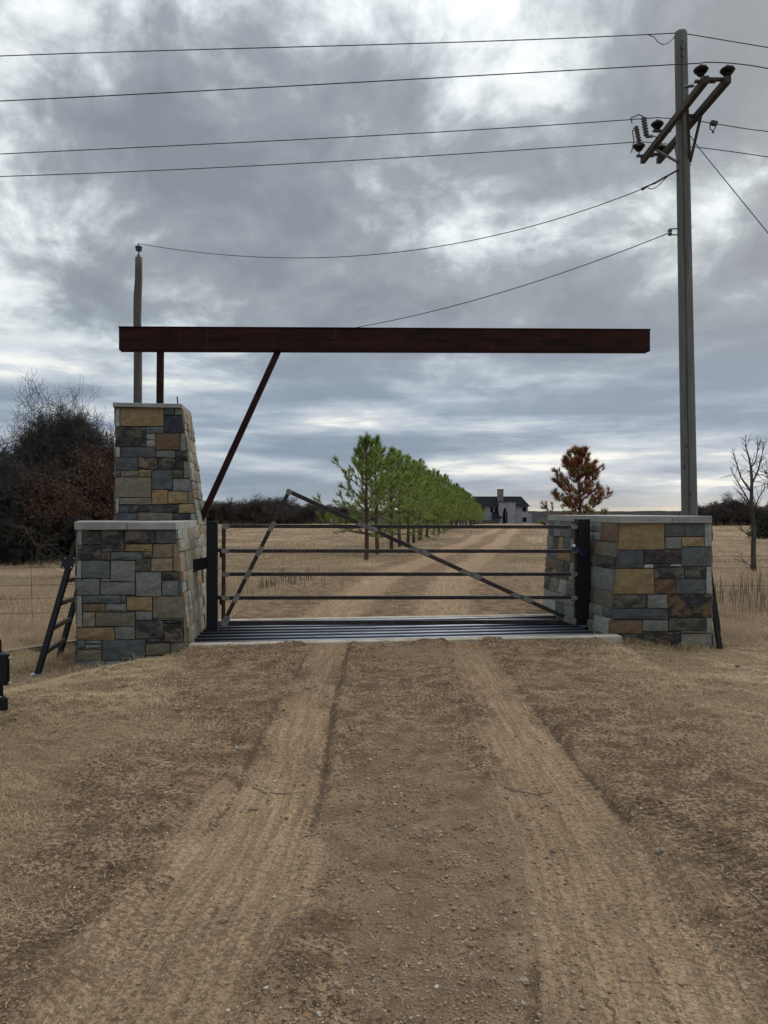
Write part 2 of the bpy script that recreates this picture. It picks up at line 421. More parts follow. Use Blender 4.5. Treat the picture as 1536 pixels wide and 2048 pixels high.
_t.l.new(_t.ramp(_ri, [(0, (.13, .092, .062)), (.35, (.27, .19, .13)), (.65, (.36, .26, .18)), (.88, (.30, .25, .20)), (.95, (.42, .36, .29)), (1, (.52, .47, .40))]), _b.inputs['Base Color'])
M_rock = noisy_mat('rock', (.34, .27, .20), (.22, .175, .135), 14, 1, 0, .6, .005, spec=.05)

# ------------------------------------------------------------ terrain
YP = np.array([-60, 0, 30, 60, 100, 160, 235, 300, 400, 700, 1500, 7000.])
ZP = np.array([0, 0, -.02, -.15, -.5, -1.3, -2.75, -4.8, -9., -18., -26., -40.])
from itertools import accumulate
ROAD = np.array([(.1, 0), (.1, 11), (.35, 14), (1.0, 19), (2.2, 25), (3.6, 31.5), (6.0, 44), (9.6, 62), (15.5, 95), (25, 150), (37, 228)])
def road_x(Y): return np.interp(Y, ROAD[:, 1], ROAD[:, 0])
def terrain(X, Y):
    z = np.interp(Y, YP, ZP)
    # shoulders round the pillars
    w = sst(Y, 5.5, 8.6) * (1 - sst(Y, 13, 19))
    lx0 = -2.22 - .5 * (1 - sst(Y, 7.6, 9.0))
    z = z - .24 * sst(-X, -lx0, -lx0 + .42 + .9 * (1 - sst(Y, 7, 9))) * w
    z = z - (.12 * sst(X, 2.6, 3.1) + .10 * sst(X, 3.0, 4.4)) * w
    far = sst(Y, 14, 40) + sst(np.abs(X), 6, 14)
    z = z + (fbm(X * .12, Y * .12, 3, 5) - .5) * .35 * np.clip(far, 0, 1)
    return z
def masks(X, Y):
    wob = (fbm(X * .7, Y * .7, 3, 21) - .5)
    n2 = (fbm(X * 3, Y * 3, 4, 22, .7) - .5)
    # grass limit
    xl = np.interp(Y, [0, 2.6, 3.4, 5.1, 7.7, 9, 11], [-1.45, -1.35, -1.35, -1.7, -2.1, -2.5, -2.6])
    xr = np.interp(Y, [0, 3.5, 4.6, 6.5, 8.8, 11], [2.9, 2.5, 2.2, 1.95, 2.4, 2.9])
    g_near = np.maximum(sst(xl - X + wob * .9 + n2 * .4, -.25, .35), sst(X - xr + wob * .9 + n2 * .4, -.2, .5))
    rx = road_x(Y); hw = 1.95 + .9 * (1 - sst(Y, 11, 24))
    d = np.abs(X - rx)
    g_far = sst(d + wob * 1.1 + n2 * .4, hw - .35, hw + .35)
    t = sst(Y, 10.6, 11.4)
    grass = g_near * (1 - t) + g_far * t
    # wheel tracks
    off = X - np.interp(Y, [0, 11], [0, 0.02]) * 1.0
    cl_ = np.interp(Y, [0, 2.4, 3.4, 4.25, 6.5, 9, 11], [-.86, -.76, -.67, -.61, -.66, -.62, -.60])
    cr_ = np.interp(Y, [0, 2.4, 3.6, 5.7, 7.5, 9, 11], [.78, .84, .98, .98, 1.02, 1.0, .95])
    wl = np.interp(Y, [2.4, 4, 8], [.33, .27, .23]); wr = np.interp(Y, [2.4, 4, 8], [.36, .29, .23])
    ml = 1 - sst(np.abs(X - cl_) + n2 * .45 + wob * .45, wl - .12, wl + .14); mr = 1 - sst(np.abs(X - cr_) + n2 * .5 + wob * .5, wr - .12, wr + .16)
    near = np.maximum(ml, mr * .9) * (.62 + .38 * sst(fbm(X * 1.3, Y * .8, 4, 44, .6), .38, .58))
    ft = np.maximum(1 - sst(np.abs(X - rx + .95) + n2 * .3, .28, .6), 1 - sst(np.abs(X - rx - .75) + n2 * .3, .28, .6))
    track = near * (1 - t) + ft * t
    mid = (1 - sst(np.abs(X - .2) + wob * 1.1 + n2 * .3, .12, .55)) * (1 - t) * (1 - sst(Y, 4.0, 7.5) * .85)
    gpatch = np.exp(-(((X - 4.4) / 1.6) ** 2 + ((Y - 21) / 5) ** 2))
    gravel = np.clip(mid * 1.0 + gpatch * 1.2 + t * (1 - sst(d, 1.2, 2.2)) * .25 + np.exp(-(((X - .35) / .5) ** 2 + ((Y - 8.6) / .5) ** 2)), 0, 1)
    c0 = np.interp(Y, [3.0, 3.33, 4.56, 6.0], [1.78, 1.66, 1.28, .98])
    tread = (1 - sst(np.abs(X - c0), .10, .2)) * (1 - sst(Y, 4.3, 5.2)) * sst(Y, 2.6, 3.1)
    return grass, track, gravel, tread, cl_, cr_, wl, wr, t

def axis(fine0, fine1, d, lim, gr):
    a = list(np.arange(fine0, fine1, d)); s = d
    while a[-1] < lim: s *= gr; a.append(a[-1] + s)
    return a
xp = axis(0, 3.4, .023, 7000, 1.055); XS = np.array([-x for x in xp[:0:-1]] + xp)
yp = axis(1.9, 9.2, .023, 7000, 1.021); yn = [1.9 - .25 * (1.25 ** i - 1) / .25 for i in range(1, 20)]
YS = np.array(yn[::-1] + yp)
GX, GY = np.meshgrid(XS, YS)
gz = terrain(GX, GY)
grass, track, gravel, tread, cl_, cr_, wl, wr, tt = masks(GX, GY)
fade = 1 - sst(GY, 12, 30) * .7
# ruts and side ridges
rut = 0; groove = GX * 0
for c, w_ in ((cl_, wl), (cr_, wr)):
    q = np.abs(GX - c) / w_
    rut = rut - .028 * (1 - sst(q, .7, 1.1)) + .024 * np.exp(-((q - 1.22) / .16) ** 2) * sst(fbm(GX * 2, GY * 1.1, 3, 38), .36, .62)
    for k_, (s_, wd_, dp_) in enumerate(((-1.0, .030, .030), (-.35, .018, .012), (.3, .016, .010), (.95, .032, .028))):
        gate_ = sst(fbm(GX * .6 + 5 * k_, GY * .9 + 3 * k_, 3, 80 + k_), .40, .60) if abs(s_) > .5 else sst(fbm(GX * .9 + 5 * k_, GY * 1.6, 3, 84 + k_), .45, .6)
        e_ = np.exp(-((GX - c - s_ * w_ + .05 * (fbm(GX * 0 + k_, GY * .7, 2, 90 + k_) - .5) + .02 * (fbm(GX * 6, GY * 6, 2, 95) - .5)) / wd_) ** 2) * gate_
        rut = rut - dp_ * e_; groove = np.maximum(groove, e_ * (.5 + .9 * fbm(GX * 9, GY * 9, 2, 97)) * (1 if abs(s_) > .5 else .6))
gz = gz + rut * (1 - tt) * (.6 + .8 * fbm(GX * 1.3, GY * .5, 2, 77))
rx = road_x(GY)
gz = gz - tt * .05 * (np.exp(-((GX - rx + .95) / .35) ** 2) + np.exp(-((GX - rx - .75) / .35) ** 2))
lump = (fbm(GX * 2.2, GY * 2.2, 3, 31) - .5) * .05 + (fbm(GX * 8, GY * 8, 4, 32, .75) - .5) * .045
gz = gz + lump * (1 - .72 * track) * (.6 + .5 * grass) * np.clip(fade, .3, 1)
crumb = np.clip(fbm(GX * 17, GY * 17, 2, 36, .7) - .52, 0, 1) * .085 * (1 - .85 * track) * sst(fbm(GX * 1.7, GY * 1.7, 2, 37), .35, .6)
gz = gz + crumb * (1 - sst(GY, 8, 14))
gz = gz - .0 * tread
# keep soil below slab, guard and pit
un = (GX) * cos(TH) + (GY - O[1]) * sin(TH); vn = -GX * sin(TH) + (GY - O[1]) * cos(TH)
slab = (un > -2.75) & (un < 2.95) & (vn > -.93) & (vn < 1.12)
gz = np.where(slab, -.45, gz)
lip = np.exp(-((vn + 1.1) / .16) ** 2) * (np.abs(un - .1) < 2.6)
gz = np.where(slab, gz, gz + .036 * np.exp(-((vn + 1.0) / .13) ** 2) * (np.abs(un) < 2.6) * sst(fbm(GX * 1.6 + 4, GY * 0, 3, 14), .42, .62))
nyy, nxx = GX.shape
V = np.stack([GX, GY, gz], -1).reshape(-1, 3)
idx = np.arange(nyy * nxx).reshape(nyy, nxx)
Q = np.stack([idx[:-1, :-1], idx[:-1, 1:], idx[1:, 1:], idx[1:, :-1]], -1).reshape(-1, 4)
groove = np.clip(groove * (1 - tt), 0, 1)
_cn = np.where(np.abs(GX - cl_) < np.abs(GX - cr_), GX - cl_, GX - cr_ + 3.0)
_rx = road_x(GY); _cf = np.where(np.abs(GX - _rx + .95) < np.abs(GX - _rx - .75), GX - _rx + .95, GX - _rx - .75 + 3.0)
cross = np.where(tt < .5, _cn, _cf)
gm = grass.reshape(-1)[Q].mean(1)

def ground_material():
    m, t, b = new_mat('ground_soil', 1.0, 0, .06)
    pos = t.node('ShaderNodeNewGeometry').outputs['Position']
    def A(n): a = t.node('ShaderNodeAttribute', attribute_name=n); return a.outputs['Fac']
    g, tr, gv, td = A('grass'), A('track'), A('gravel'), A('tread')
    nb = t.noise(pos, .9, 4, .55); nm = t.noise(pos, 4.5, 7, .65); nf = t.noise(pos, 38, 5, .7); nff = t.noise(pos, 130, 3, .7)
    light = t.mix(t.remap(nm, .35, .65), (.52, .355, .222), (.44, .295, .18))
    dark = t.mix(t.remap(nm, .40, .60), (.50, .335, .208), (.225, .142, .084))
    c = t.mix(t.remap(t.math('ADD', tr, t.math('ADD', t.math('MULTIPLY', t.math('SUBTRACT', nm, .5), 1.9), t.math('MULTIPLY', t.math('SUBTRACT', nf, .5), 1.2))), .28, .72), dark, light)
    # long streaks pressed along the wheel tracks
    cr = A('cross'); yy = t.sep(pos)[1]
    sv = t.comb(t.math('ADD', t.math('MULTIPLY', cr, 1.0), t.math('MULTIPLY', t.math('SUBTRACT', nb, .5), .10)), t.math('MULTIPLY', yy, .045), 0.0)
    st = t.noise(sv, 21, 5, .72)
    sg = t.remap(tr, .08, .6, 0, 1.0)
    c = t.mix(t.math('MULTIPLY', t.remap(st, .50, .60), t.math('MULTIPLY', sg, t.remap(nb, .35, .65, .12, .5))), c, (.24, .16, .10))
    c = t.mix(t.math('MULTIPLY', t.remap(st, .50, .40), t.math('MULTIPLY', sg, t.remap(nb, .35, .65, .05, .3))), c, (.54, .39, .265))
    # loose darker crumbs and pale grit
    c = t.mix(t.math('MULTIPLY', t.remap(t.math('ADD', nf, t.math('MULTIPLY', t.math('SUBTRACT', nb, .5), .30)), .47, .54), t.math('SUBTRACT', .85, t.math('MULTIPLY', tr, .5))), c, (.10, .07, .047))
    c = t.mix(t.math('MULTIPLY', t.remap(nff, .57, .66), .5), c, (.50, .42, .33))
    # gravelly grey
    gcol = t.mix(t.remap(nf, .42, .58), (.20, .135, .085), (.50, .36, .235))
    c = t.mix(t.math('MULTIPLY', t.remap(t.math('ADD', gv, t.math('MULTIPLY', t.math('SUBTRACT', nb, .5), 1.2)), .35, .9), .40), c, gcol)
    c = t.mix(t.remap(t.math('ADD', A('groove'), t.math('MULTIPLY', t.math('SUBTRACT', nf, .5), 2.2)), .45, .75, 0, .8), c, (.15, .105, .072))
    # grass litter
    straw = t.mix(t.remap(nf, .38, .62), (.42, .305, .185), (.23, .162, .10))
    straw = t.mix(t.remap(nb, .42, .62), straw, (.25, .18, .11))
    far = t.sep(pos)[1]
    fargrass = t.mix(t.remap(t.noise(t.mapping(pos, scale=(1, .35, 1)), .35, 6, .65), .38, .62), (.43, .31, .195), (.21, .15, .10))
    fargrass = t.mix(t.remap(t.noise(t.mapping(pos, scale=(.35, 1, 1)), .22, 5, .6), .50, .60), fargrass, (.19, .145, .095))
    straw = t.mix(t.remap(far, 9, 22), straw, fargrass)
    c = t.mix(t.remap(t.math('ADD', g, t.math('MULTIPLY', t.math('SUBTRACT', nm, .5), .8)), .3, .75), c, straw)
    # warm/cool patches
    c = t.vmath('SCALE', c, scale=t.remap(nb, .3, .7, .86, 1.14))
    t.l.new(c, b.inputs['Base Color'])
    # relief
    w = t.node('ShaderNodeTexWave', wave_type='BANDS', bands_direction='X')
    t.l.new(t.mapping(pos, rot=(0, 0, radians(62))), w.inputs['Vector'])
    w.inputs['Scale'].default_value = 5.2; w.inputs['Distortion'].default_value = 1.2; w.inputs['Detail'].default_value = 2; w.inputs['Detail Scale'].default_value = 3
    h = t.math('ADD', t.math('MULTIPLY', nf, t.math('SUBTRACT', 1.0, t.math('MULTIPLY', tr, .6))), t.math('MULTIPLY', nff, .35))
    h = t.math('ADD', h, t.math('MULTIPLY', w.outputs['Fac'], t.math('MULTIPLY', td, 1.6)))
    h = t.math('ADD', h, t.math('MULTIPLY', nm, .8)); h = t.math('SUBTRACT', h, t.math('MULTIPLY', t.remap(st, .48, .62), t.math('MULTIPLY', sg, .4))); h = t.math('ADD', h, t.math('MULTIPLY', t.voro(pos, 55), .5))
    bump(t, b, h, 1.0, .045)
    return m
M_ground = ground_material()

def submesh(name, sel, label):
    q = Q[sel]; used, inv_ = np.unique(q.ravel(), return_inverse=True)
    at_ = {n: a.reshape(-1)[used] for n, a in (('grass', grass), ('track', track), ('gravel', gravel), ('tread', tread), ('groove', groove), ('cross', cross))}
    o = fastmesh(name, V[used], inv_.reshape(-1, 4), M_ground, attrs=at_, smooth=True)
    return tag(o, label, None, None, 'structure')
cy = GY.reshape(-1)[Q].mean(1)
roadsel = (gm < .5) & (cy < 240) & (cy > -30)
submesh('dirt_road', roadsel, 'packed brown dirt and gravel drive with wheel tracks running through the gate')
submesh('ground', ~roadsel, 'dry winter pasture of short straw coloured grass')
def gz_at(x, y):
    x = np.asarray(x, float); y = np.asarray(y, float)
    i = np.clip(np.searchsorted(XS, x) - 1, 0, len(XS) - 2); j = np.clip(np.searchsorted(YS, y) - 1, 0, len(YS) - 2)
    fx = (x - XS[i]) / (XS[i + 1] - XS[i]); fy = (y - YS[j]) / (YS[j + 1] - YS[j])
    return (gz[j, i] * (1 - fx) + gz[j, i + 1] * fx) * (1 - fy) + (gz[j + 1, i] * (1 - fx) + gz[j + 1, i + 1] * fx) * fy
def G(x, y): return float(gz_at(x, y))

# ------------------------------------------------------------ far hills
def hills():
    mh = noisy_mat('hill_woods', (.060, .058, .060), (.040, .040, .044), .02, 1, 0, 0, spec=0)
    vs = []; fs = []; n0 = 0
    for (Y0, Yr, top, amp, sd, drop) in ((600, 900, -3.4, 3.0, 3, -14), (1500, 2100, -3.0, 9.0, 4, -24), (3000, 4200, -2.0, 26.0, 9, -34)):
        xs = np.linspace(-Yr * 1.0, Yr * 1.0, 520); ys = np.linspace(0, 1, 14)
        Xg, Tg = np.meshgrid(xs, ys)
        Yg = Y0 + (Yr - Y0) * Tg * 1.5
        crest = top + amp * (fbm(xs / Yr * 5 + 3, xs * 0, 4, sd) - .45) + (fbm(xs / Yr * 160, xs * 0 + 2, 2, sd + 1) - .5) * Yr * .0013
        prof = np.sin(np.clip(Tg * 1.5, 0, 1) * pi / 2)
        Zg = drop - 6 + (crest[None, :] - drop + 6) * prof * np.where(Tg > .67, 1 - (Tg - .67) * .6, 1)
        Zg = Zg + (fbm(Xg / Yr * 90, Yg / Yr * 90, 3, sd + 5) - .5) * Yr * .002 * (Tg < .66)
        v = np.stack([Xg, Yg, Zg], -1).reshape(-1, 3); a, b_ = Xg.shape
        ii = np.arange(a * b_).reshape(a, b_) + n0
        fs.append(np.stack([ii[:-1, :-1], ii[:-1, 1:], ii[1:, 1:], ii[1:, :-1]], -1).reshape(-1, 4)); vs.append(v); n0 += a * b_
    o = fastmesh('hills', np.concatenate(vs), np.concatenate(fs), mh)
    tag(o, 'low dark wooded hills along the horizon', None, None, 'structure')
hills()

# ------------------------------------------------------------ stone facing
def lerp(a, b, t): return a + (b - a) * t
def stone_piece(c4, nrm, th, mat, parent, gap=.0035):
    """c4: corners bl, br, tr, tl (world); extruded along nrm"""
    c = [np.asarray(p, float) for p in c4]; ctr = sum(c) / 4
    ex = norm(c[1] - c[0]); ez = norm(c[3] - c[0])
    c = [c[0] + ex * gap + ez * gap, c[1] - ex * gap + ez * gap, c[2] - ex * gap - ez * gap, c[3] + ex * gap - ez * gap]
    if np.dot(c[1] - c[0], ex) < .004 or np.dot(c[3] - c[0], ez) < .004: return
    th = th + random.uniform(-.007, .011); n = 4; vs = []
    tilt = random.uniform(-.003, .003); tiltz = random.uniform(-.003, .003)
    for j in range(n):
        for i in range(n):
            s, t = i / (n - 1), j / (n - 1)
            edge = i in (0, n - 1) or j in (0, n - 1)
            if not edge: s += random.uniform(-.08, .08); t += random.uniform(-.08, .08)
            p = lerp(lerp(c[0], c[1], s), lerp(c[3], c[2], s), t)
            if edge: p = p + ex * random.uniform(-.003, .003) + ez * random.uniform(-.003, .003)
            d = th + tilt * (s - .5) * 2 + tiltz * (t - .5) * 2 + (random.uniform(-.008, -.001) if edge else random.uniform(-.002, .008))
            vs.append(p + nrm * d)
    fs = [(j * n + i, j * n + i + 1, (j + 1) * n + i + 1, (j + 1) * n + i) for j in range(n - 1) for i in range(n - 1)]
    ring = [0, 1, 2, 3, 7, 11, 15, 14, 13, 12, 8, 4]
    b0 = len(vs)
    for k in ring: vs.append(vs[k] - nrm * (th + .05))
    for k in range(12):
        k2 = (k + 1) % 12; fs.append((ring[k2], ring[k], b0 + k, b0 + k2))
    o = mkobj('stone', np.array(vs), fs, STONE[mat], parent)
    return o

def front_stones(rects, conv, v, leftline, rightline, parent, th=.022):
    nrm = norm(Wd(0, -1, 0) - Wd(0, 0, 0))
    for (x0, y0, x1, y1, mat) in rects:
        q = []
        for (x, y) in ((x0, y1), (x1, y1), (x1, y0), (x0, y0)):
            if x == 'L' : x = leftline(y)
            elif x == 'R': x = rightline(y)
            else: x = max(x, leftline(y)); x = min(x, rightline(y))
            px, py = conv(x, y); q.append(PW(px, py, v))
        stone_piece(q, nrm, th, mat, parent)

def guillotine(x0, y0, x1, y1, wmax, hmax, wmin, hmin, out):
    w, h = x1 - x0, y1 - y0
    if (w <= wmax and h <= hmax and (random.random() < .75 or w < wmin * 2 and h < hmin * 2)): out.append((x0, y0, x1, y1)); return
    if h > hmax or (h / hmax > w / wmax and h > 2 * hmin):
        s = y0 + h * random.uniform(.35, .65)
        if s - y0 < hmin or y1 - s < hmin: out.append((x0, y0, x1, y1)); return
        guillotine(x0, y0, x1, s, wmax, hmax, wmin, hmin, out); guillotine(x0, s, x1, y1, wmax, hmax, wmin, hmin, out)
    else:
        s = x0 + w * random.uniform(.35, .65)
        if s - x0 < wmin or x1 - s < wmin: out.append((x0, y0, x1, y1)); return
        guillotine(x0, y0, s, y1, wmax, hmax, wmin, hmin, out); guillotine(s, y0, x1, y1, wmax, hmax, wmin, hmin, out)

def side_stones(bl, br, tr, tl, mats, parent, wmax=.42, hmax=.24, wmin=.11, hmin=.07, th=.022, seed=0):
    st = random.getstate(); random.seed(seed)
    bl, br, tr, tl = map(np.asarray, (bl, br, tr, tl))
    Lw = np.linalg.norm(br - bl); H = np.linalg.norm(tl - bl); out = []
    guillotine(0, 0, Lw, H, wmax, hmax, wmin, hmin, out)
    nrm = norm(np.cross(br - bl, tl - bl))
    def P_(x, y): s, t = x / Lw, y / H; return lerp(lerp(bl, br, s), lerp(tl, tr, s), t)
    for (x0, y0, x1, y1) in out:
        stone_piece([P_(x0, y0), P_(x1, y0), P_(x1, y1), P_(x0, y1)], nrm, th, random.choice(mats), parent)
    random.setstate(st)
    return nrm

def core(name, corners_b, corners_t, parent):
    m = MB(); m.hexa(list(corners_b) + list(corners_t)); return m.build(name, M_mortar, parent)

# ------------------------------------------------------------ left pillar
VB = -.88
LT = L(157, 1060, VB); uL = LT[0]
def rl_base(y): return np.interp(y, [135, 1000, 1200], [1228, 1318, 1340])
cv2 = lambda x, y: (x * .28646, 1020 + y * .28646)
zc0 = 1.375; zbot = -.62
pl = thing('stone_gate_pillar', Wd(-3.0, 0, -.24), 'stepped stone pillar left of the gate, its tall tapering tower carrying the rusty beam', 'gate pillar', 'stone pillars flanking the gate')
def Lz(px, v, z):                # world point of plane v at pixel column px with height z
    u, _ = L(px, 1000, v); return Wd(u, v, z)
VR = .62                          # rear of the capped block
# world corners
fl_b = Lz(154.5, VB, zbot); fl_t = Lz(154.5, VB, zc0)
px_b = cv2(rl_base(1200), 0)[0]
ub = L(cv2(rl_base(1190), 0)[0], 1350, VB)[0]; ut = L(cv2(rl_base(135), 0)[0], 1060, VB)[0]
def ux(z): return lerp(ut, ub, (zc0 - z) / (zc0 - (-.4)))
fr_b = Wd(ux(zbot), VB, zbot); fr_t = Wd(ut, VB, zc0)
rr_b = Lz(414, VR, zbot); rr_t = Lz(404, VR, zc0)
rl_b = Wd(uL, VR, zbot); rl_t = Wd(uL, VR, zc0)
core('core', [fl_b, fr_b - [.035, 0, 0], rr_b - [.035, 0, 0], rl_b], [fl_t, fr_t - [.035, 0, 0], rr_t - [.035, 0, 0], rl_t], pl)
base_rects = [(540,138,575,245,'lg'),(578,138,708,240,'dk'),(711,138,872,290,'dk'),(875,138,1085,234,'dk'),(1087,138,'R',232,'gyd'),
 (540,248,706,348,'dk'),(876,237,1066,289,'tan'),(1070,236,1208,332,'bt'),(1211,236,'R',428,'bt'),(709,293,772,349,'ru'),(775,293,996,349,'gy'),
 (999,292,1067,332,'br'),(540,352,572,475,'lg'),(575,352,770,474,'gy'),(774,352,946,498,'gl'),(949,336,1055,426,'ol'),(1058,336,1208,428,'bt'),
 (540,478,699,592,'gl'),(703,478,770,500,'gl'),(703,503,946,590,'gl'),(951,430,1129,601,'gl'),(1133,432,'R',487,'ol'),(1133,490,1245,598,'gl'),(1248,490,'R',598,'gy'),
 (540,596,577,815,'lg'),(580,594,846,650,'gy'),(849,594,883,650,'gy'),(580,654,736,708,'br'),(739,653,884,708,'gl'),(887,605,1065,700,'tan'),(1068,602,'R',757,'ot'),
 (582,711,666,814,'bt'),(669,711,944,809,'ot'),(948,704,1064,768,'gl'),(1066,760,1280,769,'gl'),(540,818,802,906,'tan'),(805,812,944,900,'gl'),(948,772,1142,897,'dk'),
 (1145,772,1280,793,'dk'),(1145,796,1280,921,'bm'),(1283,760,'R',921,'bt'),(540,909,598,968,'gy'),(600,909,712,935,'gl'),(600,938,712,968,'gl'),
 (540,971,712,1052,'ot'),(716,903,1015,1047,'gy'),(1018,899,1142,926,'dk'),(1018,929,1190,1014,'ot'),(1194,925,'R',1014,'ot'),(1018,1017,1155,1043,'gy'),(1158,1017,'R',1060,'ot'),
 (540,1056,588,1140,'gy'),(590,1050,738,1110,'gl'),(741,1050,1042,1108,'gl'),(1046,1046,1155,1096,'gy'),(1158,1063,'R',1200,'gl'),(590,1113,860,1200,'gl'),(863,1111,1042,1200,'gy'),(1046,1099,1155,1200,'ot'),(540,1143,588,1200,'gl')]
front_stones(base_rects, cv2, VB, lambda y: 540, rl_base, pl)
side_stones(fr_b, rr_b, rr_t, fr_t, ['bf', 'bg', 'bg', 'bf', 'pk', 'ls', 'lg', 'bt', 'tan'], pl, .34, .30, .08, .09, seed=5)
side_stones(rl_b, fl_b, fl_t, rl_t, ['gl', 'gy', 'ot', 'tan', 'dk'], pl, seed=6)
# tower
VT = .36; VTR = 1.2
cv1 = lambda x, y: (120 + x * .20833, 780 + y * .20833)
def rl_tow(y): return np.interp(y, [180, 1255], [1163, 1305])
_, ztop = L(300, 816, VT)
tfl_t = PW(231.5, 816, VT); tfr_t = PW(*cv1(rl_tow(178), 178), VT); tfl_t[2] = tfr_t[2] = ztop
ut0, _ = L(cv1(rl_tow(178), 0)[0], 816, VT); ut1, _ = L(cv1(rl_tow(1255), 0)[0], 1041, VT); utl, _ = L(231.5, 900, VT)
def tu(z): return ut0 + (ut1 - ut0) * (ztop - z) / (ztop - 1.44)
zt0 = zbot
rt_top = Lz(380, VTR - .05, ztop); rt_bot = Lz(411, VTR, 1.44)
rt_gr = rt_top + (rt_bot - rt_top) * (ztop - zt0) / (ztop - 1.44)
tf_b = Wd(tu(1.40), VT, 1.40)
core('core', [Wd(utl, VT, 1.40), tf_b, rt_top + (rt_bot - rt_top) * (ztop - 1.40) / (ztop - 1.44), Wd(utl, VTR, 1.40)], [Wd(utl, VT, ztop), Wd(ut0, VT, ztop), rt_top, Wd(utl, VTR, ztop)], pl)
rt_140 = rt_top + (rt_bot - rt_top) * (ztop - 1.38) / (ztop - 1.44)
core('core', [Wd(utl, VR + .01, zt0), Wd(tu(1.4) + .11, VR + .01, zt0), rt_140 + [.12, 0, zt0 - 1.38], Wd(utl, VTR, zt0)],
     [Wd(utl, VR + .01, 1.385), Wd(tu(1.4) - .0, VR + .01, 1.385), rt_140, Wd(utl, VTR, 1.385)], pl)
tow_rects = [(537,172,577,350,'lg'),(580,172,998,348,'tan'),(1001,172,1098,240,'gyd'),(1101,176,'R',240,'gl'),(1001,243,'R',415,'sl'),(537,353,826,545,'dk'),
 (829,352,998,415,'gy'),(830,418,920,480,'bg'),(830,483,920,545,'bg'),(923,418,1152,578,'rb'),(1155,418,'R',585,'gl'),(537,548,577,645,'lg'),(580,548,922,645,'gyd'),
 (925,582,1108,648,'gl'),(1111,588,'R',681,'dk'),(537,648,752,772,'gyd'),(755,648,935,762,'bm'),(938,651,1108,762,'dk'),(1111,684,1190,762,'dk'),(1193,684,'R',846,'gl'),
 (537,775,585,835,'gyd'),(588,775,758,835,'ot'),(762,765,880,835,'yb'),(884,765,1082,955,'gyd'),(1085,765,1190,846,'ru'),(537,838,880,1030,'ot'),(1085,850,'R',972,'gl'),
 (884,958,1037,1097,'or'),(1040,975,1228,1090,'tan'),(1231,975,'R',1090,'ot'),(537,1033,570,1180,'lg'),(572,1033,881,1099,'ot'),(572,1102,665,1180,'gyd'),(668,1100,1137,1172,'dk'),
 (1140,1093,'R',1182,'tan'),(537,1183,750,1275,'gyd'),(752,1175,1080,1275,'ot'),(1083,1186,1250,1275,'dk'),(1253,1186,'R',1275,'lg')]
front_stones(tow_rects, cv1, VT, lambda y: 537, rl_tow, pl)
side_stones(tf_b, rt_140, rt_top, Wd(ut0, VT, ztop), ['bf', 'bt', 'bg', 'ot', 'gl', 'tan', 'bf'], pl, .36, .22, .09, .08, seed=15)
side_stones(Wd(tu(1.4) + .12, VR + .02, zt0), rt_140 + [.12, 0, zt0 - 1.38], rt_140, Wd(tu(1.4), VR + .02, 1.385), ['bf', 'bt', 'bg', 'ot', 'tan', 'bf'], pl, .3, .26, .09, .08, seed=16)
side_stones(Wd(utl, VTR, 1.40), Wd(utl, VT, 1.40), Wd(utl, VT, ztop), Wd(utl, VTR, ztop), ['gl', 'ot', 'tan', 'dk'], pl, seed=17)
# caps
def cap(parent, pts, z0, z1, cut=None):
    """pts: 4 plan corners (world xy) front-left, front-right, rear-right, rear-left; cut: fractions along the front"""
    fr = [0] + (cut or []) + [1]
    for a, b_ in zip(fr[:-1], fr[1:]):
        g = .0035
        q = [lerp(pts[0], pts[1], a), lerp(pts[0], pts[1], b_), lerp(pts[3], pts[2], b_), lerp(pts[3], pts[2], a)]
        d = norm(q[1] - q[0]) * g
        q = [q[0] + d, q[1] - d, q[2] - d, q[3] + d]
        j = [random.uniform(-.003, .003) for _ in range(4)]
        m = MB(); m.hexa([(*p[:2], z0) for p in q] + [(*p[:2], z1 + jj) for p, jj in zip(q, j)]); m.build('cap_stone', M_cap, parent, .006)
zl1 = L(250, 1044, VB - .05)[1]
zl0 = L(250, 1059.5, VB - .05)[1]
capL = [Lz(148, VB - .05, 0), Lz(352.5, VB - .05, 0), Lz(401, VR + .0, 0), Lz(158, VR, 0)]
cap(pl, capL, zl0, zl1, [.515])
zt1 = L(290, 806, VT - .06)[1]; zt0_ = L(290, 817.5, VT - .06)[1]
capT = [Lz(225, VT - .06, 0), Lz(363.5, VT - .06, 0), Lz(383, VTR + .0, 0), Lz(236, VTR + .05, 0)]
cap(pl, capT, ztop + .002, zt1)

# ------------------------------------------------------------ right pillar
pr = thing('stone_gate_pillar', Wd(3.5, 0, -.18), 'low stone pillar right of the gate with a flat cap and large tan stones', 'gate pillar', 'stone pillars flanking the gate')
VRt = -.70; VRr = 1.9
cv3 = lambda x, y: (1060 + x * .26042, 1000 + y * .26042)
ll = lambda y: np.interp(y, [180, 1020, 1300], [688, 612, 590])
zr0 = L(1330, 1046.5, VRt)[1]
ulT = L(cv3(688, 0)[0], 1047, VRt)[0]; ulB = L(cv3(600, 0)[0], 1340, VRt)[0]
zb3 = L(1300, 1340, VRt)[1]
urR = L(1422.5, 1100, VRt)[0]
bfl = Wd(ulB, VRt, zb3); bfr = Wd(urR, VRt, zb3); tfl = Wd(ulT, VRt, zr0); tfr = Wd(urR, VRt, zr0)
brl = Lz(1083, VRr, zb3); trl = Lz(1099, VRr, zr0); brr = Wd(urR, VRr, zb3); trr = Wd(urR, VRr, zr0)
core('core', [bfl + [.035, 0, 0], bfr, brr, brl + [.035, 0, 0]], [tfl + [.035, 0, 0], tfr, trr, trl + [.035, 0, 0]], pr)
